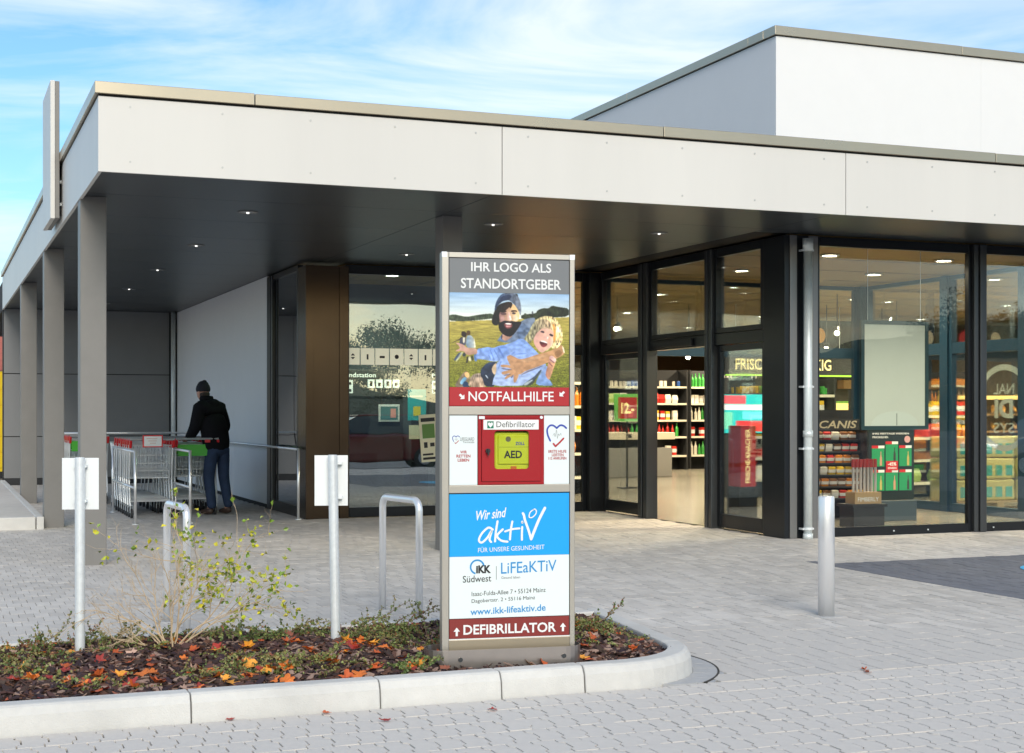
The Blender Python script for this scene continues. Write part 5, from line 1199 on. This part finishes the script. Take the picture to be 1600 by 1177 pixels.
rack('low shelf of yellow and orange bags beyond the glass partition', 15.1, 19.7, 0, 2.4, [.25,.62,.98,1.34], plan=[('bag',['yellow','pale green','orange'],.16),('fruit_crate',['brown','green'],.6),('bag',['orange','yellow','red'],.16),('carton',['yellow','red','white'],.12)], where='the partition shelf', H=1.75)
rack('dark shelf with red and yellow packets behind the sweets display', 13.0, 20.7, 0, 2.0, [.3,.65,1.0,1.35,1.68], plan=[('carton',['red','yellow','white'],.12),('can',['green','red','yellow'],.09),('bag',['yellow','red','brown'],.16)], where='the packet shelf', H=1.95)
rack('shelf of green and white bottles far back in the shop', 18.4, 31.4, 0, 2.6, [.35,.8,1.2,1.6,2.0], plan=[('bottle',['green','white'],.1),('carton',['red','white','yellow'],.13)], where='the far right shelf', H=2.4)
rack('shelf of drinks seen just right of the terminal', 9.4, 22.6, 0, 2.4, [.3,.7,1.1,1.5,1.9], plan=[('fruit_crate',['orange','green'],.6),('bag',['yellow','orange','red'],.16),('carton',['white','orange','yellow'],.12),('bottle',['orange','yellow','brown'],.09)], where='the central goods shelf', H=2.15)
sg = thing('shop_sign', 'black hanging sign reading FRISCH & KNACKIG in yellow and green', 'sign', (13.3,22.9,2.07)); k = MB(); k.box(-.1,0,0,2.6,.05,.36); k.build('board', mat('board_black',(.02,.022,.025),.6), sg)
ye = mat('sign_yellow',(.9,.75,.3),.5,emit=.9); text('FRISCH', .08,.78,.08,.28,-.002,ye,sg,bold=.01); text('&', .86,1.02,.08,.28,-.002,mat('sign_green',(.35,.7,.05),.5,emit=.8),sg,bold=.01); text('KNACKIG', 1.1,2.1,.08,.28,-.002,ye,sg,bold=.01)
k = MB(); k.box(-.1,-.003,-.03,2.6,.05,-.004); k.build('stripe', mat('sign_green',(.35,.7,.05),.5,emit=.8), sg)
for xx in (.1,2.3): k = MB(); k.tube([(xx,.025,.36),(xx,.025,1.25)], .006, 6); k.build('hanger', M_galv, sg)
# lit screen behind the right door leaf
x_,z_ = on_y(1160,635,16.0)
sc_ = thing('advertising_screen', 'glowing teal and red advertising screen behind the right door leaf', 'screen', (9.75,16.6,1.12)); k = MB(); k.box(-.42,0,-.02,.42,.06,.52); k.build('housing', M_black, sc_, bevel=.006)
for i,(a_,b_,c2,d_,cl) in enumerate([(-.4,.0,.4,.5,(.02,.55,.5)),(-.38,.38,.1,.49,(.8,.1,.12)),(-.38,.30,.38,.37,(.9,.85,.85)),(-.05,.02,.39,.16,(.75,.04,.04)),(-.38,.05,-.1,.27,(.2,.7,.45)),(.05,.18,.36,.28,(.15,.75,.8))]):
    k = MB(); k.box(a_,-.002-.0006*i,b_,c2,-.0012-.0006*i+.0004,d_); k.build('screen_image', mat(f'screen_colour_{"abcdef"[i]}', cl, .4, emit=1.0), sc_)
k = MB(); k.box(-.04,.02,-1.12,.04,.06,-.02); k.box(-.25,-.1,-1.12,.25,.2,-1.10); k.build('stand', M_black, sc_)
rb = thing('display_banner', 'tall red display banner reading FRISCHE-KNACHER vertically beside the door', 'banner', (9.52,16.0,0.0)); k = MB(); k.box(-.10,0,.45,.12,.3,1.22); k.build('panel', mat('banner_red',(.5,.02,.02),.45,emit=.12), rb, bevel=.004)
co_ = Matrix(((0,0,0,0),(0,0,0,0),(0,0,0,0),(0,0,0,1)))
Mrot = Matrix.Translation((0,-.002,.84)) @ Matrix.Rotation(rad(-90),4,'Y')
text('FRISCHE-KNACHER', -.34,.34,-.035,.03,0,ye,rb,bold=.01,xf=Mrot)
k = MB(); k.box(-.12,0,0,.14,.3,.45); k.build('base', M_black, rb)
bk_ = thing('basket_stack', 'stack of red and black shopping baskets inside the right door leaf', 'baskets', (10.15,15.9,0))
for i in range(7): 
    k = MB(); z = .1+i*.09; k.add([(-.2,-.14,z),(.2,-.14,z),(.2,.14,z),(-.2,.14,z),(-.25,-.18,z+.2),(.25,-.18,z+.2),(.25,.18,z+.2),(-.25,.18,z+.2)],[(0,3,2,1),(0,1,5,4),(1,2,6,5),(2,3,7,6),(3,0,4,7)]); k.build('basket', M_plred if i%3==0 else M_black, bk_)
k = MB(); k.box(-.2,-.15,0,.2,.15,.1); k.build('trolley_base', M_black, bk_)
# checkout-like counters deep inside with spot row
ct = thing('service_counter', 'pale low service counter standing in the middle of the shop behind the open door', 'counter', (13.2,28.0,0)); k = MB(); k.box(-1.6,0,.0,1.6,.7,.62); k.build('base', mat('counter_grey',(.25,.25,.24),.5), ct, bevel=.01)
k = MB(); k.box(-1.65,-.05,.80,1.65,.75,.95); k.build('top', mat('counter_top',(.7,.64,.5),.4), ct, bevel=.01)
for j in range(5): k = MB(); k.box(-1.3+j*.6,-.06,.84,-1.2+j*.6,-.051,.92); k.build('socket', M_idark, ct)
k = MB(); k.box(-1.5,.3,.62,1.5,.4,.8); k.build('spine', M_idark, ct)
rs = thing('price_sign', 'red price sign with yellow numerals in a green frame seen through the open door', 'sign', (11.82,24.0,0)); k = MB(); k.box(-.30,0,1.22,.20,.04,1.72); k.build('frame', mat('frame_green',(.15,.5,.08),.5,emit=.3), rs)
k = MB(); k.box(-.24,-.004,1.27,.14,-.001,1.66); k.build('panel', mat('banner_red',(.5,.02,.02),.45,emit=.12), rs); text('12.-', -.18,.08,1.36,1.56,-.006,ye,rs,bold=.03); k = MB(); k.tube([(-.05,.02,0),(-.05,.02,1.22)], .02, 8); k.box(-.2,-.1,0,.1,.14,.02); k.build('post', M_black, rs)
# sweets display and peppermint-cane packs in the vestibule
dsx = thing('sweets_display', 'dark sloping display rack full of bright small packets behind the right window', 'display rack', (10.95,16.2,0), -.2)
k = MB(); k.box(-.36,.25,0,.36,.3,1.42); k.box(-.38,-.2,0,-.36,.3,1.3); k.box(.36,-.2,0,.38,.3,1.3); k.build('frame', M_black, dsx)
k = MB(); k.box(-.30,-.06,1.16,.34,-.03,1.30); q = k.build('header', M_idark, dsx); text('CANIS', -.24,.28,1.18,1.28,-.062,mat('sign_pale',(.4,.36,.26),.5),q,bold=.02,shear=.2)
for li in range(6):
    z = .28+li*.15; k = MB(); k.box(-.36,-.2+li*.05,z-.02,.36,.25,z); k.build('tray', M_idark, dsx)
for li in range(6):
    for j in range(6):
        col = random.choice(['red','yellow','white','brown','orange']); cs_, sn_ = math.cos(-.2), math.sin(-.2); lx, ly = -.29+j*.115, -.12+li*.05
        o = link('sweet_packet', pmesh_('carton', COLS[col], col), None, loc=(10.95+lx*cs_-ly*sn_,16.2+lx*sn_+ly*cs_,.281+li*.15), rot=(.2,0,-.2), label=f'{col} sweet packet, {ORD[j]} from left on the {ORD[li]} tray of the sloping display', cat='packet', group='sweet packets on the sloping display'); o.scale = (.9,.7,.5)
can = thing('candy_box', 'brown box of red-topped striped candy sticks behind the right window', 'box', (10.55,14.9,0.28)); k = MB(); k.box(-.19,0,0,.19,.2,.14); k.build('carton', mat('cardboard',(.42,.28,.15),.8), can)
text('FIMBERLY', -.15,.15,.03,.08,-.002,P_white,can)
for j in range(7):
    o = thing('candy_stick', f'striped candy stick with red top, {ORD[j]} from the left in the brown box', 'candy', (10.55-.16+j*.053,14.98,.42)); k = MB(); k.tube([(0,0,-.1),(0,0,.30)], .017, 8); k.build('stick', mat('candy_grey',(.5,.45,.42),.4), o); k = MB(); k.tube([(0,0,.30),(0,0,.40)], .021, 8); k.build('cap', mat('candy_red',(.5,.03,.03),.4), o)
tb_ = thing('display_plinth', 'closed dark plinth carrying the brown candy box', 'plinth', (10.55,15.0,0)); k = MB(); k.box(-.22,-.12,0,.22,.18,.24); k.build('base', M_idark, tb_); k = MB(); k.box(-.25,-.14,.241,.25,.2,.275); k.build('top', M_idark, tb_)
rd = thing('round_label', 'small red round price label at the window edge', 'label', (9.43,14.6,.42)); k = MB(); k.tube([(0,0,.1),(0,.01,.1)], .10, 24); k.build('disc', mat('banner_red',(.5,.02,.02),.45,emit=.12), rd); text('Mr.', -.06,.06,.07,.13,-.002,P_white,rd); k = MB(); k.tube([(0,.012,-.42),(0,.012,0.0)], .008, 6); k.box(-.06,-.04,-.42,.06,.06,-.41); k.build('stand', M_black, rd)
# framed back-to-glass poster hanging behind the window, leaf-like arc
p0 = on_y(1345,672,14.05); p1 = on_y(1450,503,14.05)
fp = thing('hanging_poster_frame', 'large dark-framed blank beige poster hanging behind the right window', 'poster frame', (p0[0],14.05,p0[1])); w_ = p1[0]-p0[0]; h_ = p1[1]-p0[1]
for a_,b_,c2,d_ in ((0,0,.045,h_),(w_-.045,0,w_,h_),(.045,0,w_-.045,.045),(.045,h_-.045,w_-.045,h_)): k = MB(); k.box(a_,-.01,b_,c2,.03,d_); k.build('frame', mat('frame_teal_dark',(.03,.07,.075),.4), fp)
k = MB(); k.box(.03,.0,.03,w_-.03,.01,h_-.03); k.build('sheet', mat('poster_backside',(.82,.82,.66),.6,var=.06,vscale=1.5), fp)
k = MB(); pts = [(w_/2+.33*math.cos(t), .045+.17*math.sin(t)) for t in [math.pi*i/14 for i in range(15)]]; k.prism_xz(pts, -.003, -.0005); k.build('pale_arc', mat('pale_arc',(.85,.87,.72),.6), fp)
k = MB(); k.box(w_/2+.02,-.005,.05,w_/2+.03,-.0032,.19); k.build('arc_line', mat('arc_line',(.3,.32,.25),.6), fp)
for xx in (.1,w_-.1): k = MB(); k.tube([(xx,.01,h_),(xx,.01,3.31-p0[1])], .003, 5); k.build('hanging_wire', M_galv, fp)
# green offer poster on a floor stand
p0 = on_y(1360,780,15.6); p1 = on_y(1426,674,15.6)
gp = thing('offer_poster_stand', 'black floor stand with green offer poster of six bottles and a red discount badge', 'poster stand', (p0[0],15.6,0)); w_ = p1[0]-p0[0]; a0, h_ = p0[1], p1[1]
k = MB(); k.box(-.02,.0,a0-.02,w_+.02,.04,h_+.02); k.build('board', mat('poster_black',(.015,.03,.03),.5), gp)
k = MB(); k.box(-.03,-.02,0,w_+.05,.35,a0-.03); k.build('plinth', mat('plinth_bluegrey',(.06,.09,.11),.5), gp, bevel=.006)
hh = h_-a0; mg = mat('offer_green',(.02,.30,.10),.5,emit=.25); mrd = mat('offer_red',(.6,.02,.02),.5,emit=.3); mwt = mat('offer_white',(.85,.82,.7),.5,emit=.3)
text('IHRE FESTTAGE WERDEN', .03,w_-.06,hh*.955+a0,hh*.98+a0,-.003,mwt,gp,bold=.02); text('PRICKELND.', .03,w_*.42,hh*.90+a0,hh*.93+a0,-.003,mwt,gp,bold=.02)
for r_ in range(2):
    for c_ in range(3):
        xx = .02+c_*(w_-.02)/3; zz_ = a0+hh*(.12+.36*r_+(.06 if c_==1 and r_ else 0)); k = MB(); k.box(xx,-.004,zz_,xx+(w_-.08)/3,-.001,zz_+hh*.27); q = k.build('offer_tile', mg, gp)
        k = MB(); k.box(xx,-.0055,zz_+hh*.27,xx+(w_-.08)/6,-.001,zz_+hh*.31); k.build('price_red', mrd, q); k = MB(); k.box(xx+(w_-.08)/6,-.0055,zz_+hh*.27,xx+(w_-.08)/3,-.001,zz_+hh*.31); k.build('price_white', mwt, q)
        bxx_ = xx+(w_-.08)/4.2; k = MB(); k.prism_xz([(bxx_-.016,zz_+.01),(bxx_+.016,zz_+.01),(bxx_+.016,zz_+.11),(bxx_+.005,zz_+.15),(bxx_+.005,zz_+.19),(bxx_-.005,zz_+.19),(bxx_-.005,zz_+.15),(bxx_-.016,zz_+.11)], -.0058, -.0042); k.build('bottle_picture', mat(['bottle_gold','bottle_rose','bottle_dark'][(c_+r_)%3],[(.6,.45,.12),(.7,.35,.2),(.05,.05,.04)][(c_+r_)%3],.4,emit=.2), q)
k = MB(); k.box(w_*.36,-.0075,a0+hh*.42,w_*.64,-.006,a0+hh*.56); q = k.build('discount_badge', mrd, gp); text('-45%', w_*.40,w_*.60,a0+hh*.49,a0+hh*.54,-.009,mwt,q,bold=.03); text('SPAREN', w_*.40,w_*.60,a0+hh*.44,a0+hh*.47,-.009,mwt,q,bold=.02)
k = MB(); k.tube([(w_*.87,-.003,a0+hh*.88),(w_*.87,-.0005,a0+hh*.88)], .045, 18); k.build('round_badge', mat('badge_pink',(.75,.4,.35),.5,emit=.2), gp)
# drink packs stacked beyond the partition
for i in range(3):
    for r_ in range(3):
        o = thing('drinks_pack', f'shrink-wrapped teal and yellow drinks pack, {ORD[i]} from the left in the {["bottom","middle","top"][r_]} layer', 'drinks pack', (13.65+i*.62,17.2,.12+r_*.31), 0)
        k = MB(); k.box(-.29,-.2,0,.29,.2,.30); k.build('wrap', mat('pack_wrap',(.62,.56,.22),.35,var=.1,vscale=6,rnd=.1), o, bevel=.03, seg=3)
        for j in range(3): k = MB(); k.box(-.24+j*.18,-.205,.05,-.12+j*.18,-.201,.2); k.build('pack_label', mat('pack_teal',(.02,.38,.34),.5), o)
pt = thing('pallet', 'low pallet under the stacked drinks packs', 'pallet', (14.27,17.2,0)); 
for j in range(5): k = MB(); k.box(-.98,-.24+j*.1,.09,.98,-.16+j*.1,.115); k.build('plank', mat('pallet_wood',(.35,.25,.14),.8), pt)
for j in (-1,0,1): k = MB(); k.box(j*.85-.06,-.24,0,j*.85+.06,.24,.09); k.build('block', mat('pallet_wood',(.35,.25,.14),.8), pt)
# bread shelf and flower display further right
bs = thing('bread_shelf', 'bread shelf with golden sticks of bread behind the second window bay', 'bread shelf', (17.0,19.4,0), -.25)
for z in (.5,.8,1.08,1.36): k = MB(); k.box(-1.1,0,z-.03,1.1,.5,z); k.build('shelf_board', mat('bread_wood',(.35,.2,.08),.6), bs)
k = MB(); k.box(-1.12,.5,0,1.12,.54,2.3); k.build('back_panel', M_idark, bs)
k = MB(); k.box(-1.1,-.02,1.60,1.1,.5,1.66); k.build('hood', mat('warm_hood',(.95,.62,.18),.6,emit=1.1), bs)
Mb = Matrix.Translation((17.0,19.4,0)) @ Matrix.Rotation(-.25,4,'Z')
for r_, z in enumerate((.5,.8,1.08,1.36)):
    for j in range(11):
        q = Mb @ Vector((-1.0+j*.195, .1, z+.035)); o = link('bread_loaf', None or PM.setdefault(('loaf',r_%2), (lambda kk: (kk.tube([(-.07,-.05,0),(-.02,.08,.05),(.03,.24,.10)], [.02,.036,.02], 8), kk.mesh('bread_loaf', mat('bread_crust',(.62,.33,.07),.5,var=.25,vscale=14,rnd=.2), True))[1])(MB())), None, loc=tuple(q), rot=(0,0,-.25+random.uniform(-.2,.2)), label=f'golden bread stick, {ORD[j]} from left on the {ORD[r_]} bread board', cat='bread', group='bread sticks on the bread shelf')
# logo lettering on the partition glass, read from behind
lg = thing('glass_logo', 'round white logo lettering on the partition glass, seen reversed from behind', 'window lettering', (VX_+.06,15.7,1.45), rad(-90)); k = MB()
mlog = mat('logo_film',(.75,.75,.6),.6,emit=.15)
for a0_, a1_ in ((20,160),(200,340)):
    vs = []; n_ = 20
    for i in range(n_+1):
        t = rad(a0_+(a1_-a0_)*i/n_); vs += [(.50*math.cos(t),0,.50*math.sin(t)),(.58*math.cos(t),0,.58*math.sin(t))]
    k.add(vs, [(2*i,2*i+1,2*i+3,2*i+2) for i in range(n_)])
k.build('ring', mlog, lg)
text('NAL', -.2,.2,.18,.32,0,mlog,lg,bold=.01,mirror=True); text('DI', -.18,.18,-.14,.12,0,mlog,lg,bold=.04,mirror=True); text('SYS', -.2,.2,-.34,-.2,0,mlog,lg,bold=.01,mirror=True)
# hanging spot lamps
for i,(x,y,z) in enumerate([(12.6,20.5,2.75),(13.2,20.9,2.75),(13.7,20.2,2.7),(11.9,23.0,2.45),(12.6,23.2,2.4),(13.2,23.4,2.35),(16.4,18.2,2.6),(17.2,17.0,2.5),(10.6,22.0,2.8),(18.2,20.5,2.5),(14.2,21.6,2.6),(14.9,22.3,2.55),(15.6,21.2,2.7),(16.3,22.6,2.5),(12.3,19.6,2.9),(17.5,23.0,2.45)]):
    t = thing('spot_lamp', f'small black ceiling spot lamp, {ORD[i]} along the shop ceiling from the entrance', 'spot lamp', (x,y,z), 0, 'black spot lamps under the shop ceiling'); k = MB(); k.tube([(0,0,.06),(0,0,3.31-z)], .008, 6); k.build('rod', M_black, t)
    k = MB(); k.tube([(-.06,-.08,-.03),(.04,.06,.05)], .05, 14); k.build('lamp_housing', M_black, t); k = MB(); k.tube([(-.064,-.086,-.033),(-.060,-.081,-.030)], .042, 12); k.build('lens', mat('spot_glow',(1,.88,.6),emit=14), t)

# ================================================================ surroundings (behind the camera and far left)
def tree(x, y, h, lab, seed, leafm, dens=1500, trunk_r=.16, bare=.3, z0=-.7, cat='tree', grp=None):
    r = random.Random(seed); t = thing('deciduous_tree', lab, cat, (x,y,z0), 0, grp)
    k = MB(); L_ = MB(); tips = []
    def br(p, d, l, rad_, lev):
        path = [p.copy()]; rr = [rad_]
        for i in range(4):
            d = (d+Vector([r.gauss(0,.12) for _ in range(3)])).normalized(); p = p+d*l/4; path.append(p.copy()); rr.append(rad_*(1-.2*(i+1)))
            if lev >= 1: tips.append(p.copy())
        k.tube(path, rr, 5, False)
        if lev < 3:
            for _ in range(4 if lev else 7): br(p*1 if lev else path[r.choice([2,3,4])], (d+Vector([r.gauss(0,.7),r.gauss(0,.7),r.gauss(.05,.4)])).normalized(), l*r.uniform(.5,.75), rad_*.4, lev+1)
    br(Vector((0,0,0)), Vector((0,0,1)), h*.42, trunk_r, 0)
    for i in range(dens):
        p = r.choice(tips)+Vector([r.gauss(0,h*.035) for _ in range(3)]); L_.mi = r.randrange(len(leafm)); leafquad(L_, p, [r.gauss(0,1) for _ in range(3)], h*.014*r.uniform(.5,1.3))
    k.build('trunk', M_twig, t); L_.build('crown', leafm, t); return t
random.seed(5)
TL = [mat('far_leaf_dark',(.05,.07,.03),.7), mat('far_leaf_brown',(.12,.085,.04),.7), mat('far_leaf_green',(.07,.10,.035),.7)]
variants = [proto(tree(-10,-58,9,'bare-branched autumn tree at the left end of the row across the car park',1,TL,12000)), proto(tree(2,-62,8,'rounded autumn tree, second from the left across the car park',2,TL,14000)), proto(tree(14,-57,10,'tall thin autumn tree, third from the left across the car park',3,TL,11000))]
for i in range(13):
    x = 22+i*6.5+random.uniform(-2,2); y = -60+random.uniform(-5,5); c = copy_tree(variants[i%3], (x,y,-.7), random.uniform(0,6), f'autumn tree across the car park, {ORD[i+3]} from the left in the row'); s = random.uniform(.75,1.2)+(i>6)*.25; c.scale = (s,s,s)
hz_ = MB(); ptsx = np.linspace(-160,260,60)
vs = []
for i, x in enumerate(ptsx):
    h = 5.0+3*math.sin(i*.35)+2*math.sin(i*.9+1)+(5 if x > 90 else 0)*min(1,(x-90)/40 if x > 90 else 0); vs += [(x,-110,-.8),(x+random.uniform(-1,1),-128,h),(x,-190,h*.8)]
hz_.add(vs, [(3*i+a_,3*i+a_+1,3*i+a_+4,3*i+a_+3) for i in range(59) for a_ in (0,1)]); hz_.build('wooded_hill', mat('hill_woods',(.05,.06,.035),.95,var=.5,vscale=.4,bump=1,bscale=.8), kind='structure')
# parked cars behind the camera (seen mirrored in the glass)
def car(lab, x, y, z, rz, col, nm):
    t = thing('parked_car', lab, 'car', (x,y,z), rz); mp_ = mat('car_paint_'+nm, col, .25, coat=1.0, metal=.3); gl = mat('car_glass',(.02,.03,.035),.05,spec=.9)
    side = [(-2.15,.38),(-2.2,.62),(-2.1,.86),(-1.25,.98),(1.3,.98),(2.05,.92),(2.2,.62),(2.15,.32),(1.8,.24),(-1.8,.24)]
    k = MB(); k.prism_xz(side, -.88, .88); k.build('body', mp_, t, bevel=.07, seg=3)
    cab_ = [(-1.3,.97),(-.55,1.44),(.95,1.48),(1.75,.96)]; k = MB(); n_ = 4
    k.add([(x_,-.82+(.12 if z_>1.2 else 0),z_) for x_,z_ in cab_]+[(x_,.82-(.12 if z_>1.2 else 0),z_) for x_,z_ in cab_], [(0,1,2,3),(7,6,5,4),(0,4,5,1),(2,6,7,3),(3,7,4,0)]); k.build('window_band', gl, t, bevel=.03)
    k = MB(); k.box(-.5,-.69,1.445,.92,.69,1.50); k.build('roof', mp_, t, bevel=.02)
    for x_ in (-1.35,1.35):
        for y_ in (-.84,.84):
            k = MB(); k.tube([(x_,y_-.09,.32),(x_,y_+.09,.32)], .32, 24); w = k.build('wheel', M_tyre, t, bevel=.02); k = MB(); k.tube([(x_,y_-.095,.32),(x_,y_+.095,.32)], .19, 20); k.build('rim', M_galv, w)
    for y_ in (-.68,.68):
        k = MB(); k.box(2.08,y_-.16,.66,2.19,y_+.16,.84); k.build('tail_light', mat('tail_red',(.5,.01,.01),.2,emit=.3), t, bevel=.02)
        k = MB(); k.box(-2.17,y_-.16,.62,-2.08,y_+.16,.76); k.build('headlight', mat('headlight_glass',(.8,.8,.8),.1), t, bevel=.02)
        k = MB(); k.box(-1.0,y_*1.37-.07,.95,-.85,y_*1.37+.07,1.08); k.build('mirror', mp_, t, bevel=.02)
    k = MB(); k.box(2.19,-.26,.5,2.21,.26,.62); k.build('number_plate', P_white, t); return t
car('dark red hatchback parked across the plaza, mirrored in the glazed wall', 11.2, -1.2, -.22, rad(8), (.28,.012,.022), 'dark_red')
car('silver blue estate car parked at the right of the plaza, mirrored in the window', 26.0, -1.0, -.2, rad(12), (.35,.42,.5), 'silver')
car('white car parked at the far side of the car park', 17.2, -7.5, -.52, rad(0), (.6,.6,.6), 'white')
# far left neighbours
nb = thing('neighbour_house', 'small house with a red tiled roof beyond the left end of the shop', 'house', (.3,44,0)); 
k = MB(); k.box(-4.5,0,0,1.95,7,2.6); k.build('wall', M_whiteb, nb); k = MB(); k.add([(-4.8,-.3,2.55),(2.1,-.3,2.55),(2.1,7.3,2.55),(-4.8,7.3,2.55),(-4.8,3.5,4.1),(2.1,3.5,4.1)], [(0,1,5,4),(2,3,4,5),(1,2,5),(3,0,4),(0,3,2,1)]); k.build('roof', mat('roof_tile_red',(.42,.12,.08),.8,var=.2,vscale=5), nb)
for x_ in (-3.4,-1.4,.6): k = MB(); k.box(x_-.4,-.05,1.1,x_+.4,.02,2.2); k.build('window', M_black, nb)
pc = thing('parcel_locker', 'yellow parcel locker with horizontal seams at the left edge beyond the shop', 'locker', (.95,33,0)); k = MB(); k.box(-1.5,0,.12,.62,.6,2.25); k.build('body', mat('locker_yellow',(.8,.55,.0),.45), pc)
for j in range(6): 
    for i in range(4): k = MB(); k.box(-1.47+i*.52,-.02,.2+j*.335,-1.0+i*.52,-.001,.5+j*.335); k.build('locker_door', mat('locker_yellow',(.8,.55,.0),.45), pc)
k = MB(); k.box(-1.5,0.02,0,.62,.58,.118); k.build('base', M_black, pc)
tree(2.3, 62, 8.9, 'bare grey-green tree rising behind the shop roof at the left edge', 11, [mat('far_leaf_grey',(.14,.16,.13),.8)], 2600, z0=0)
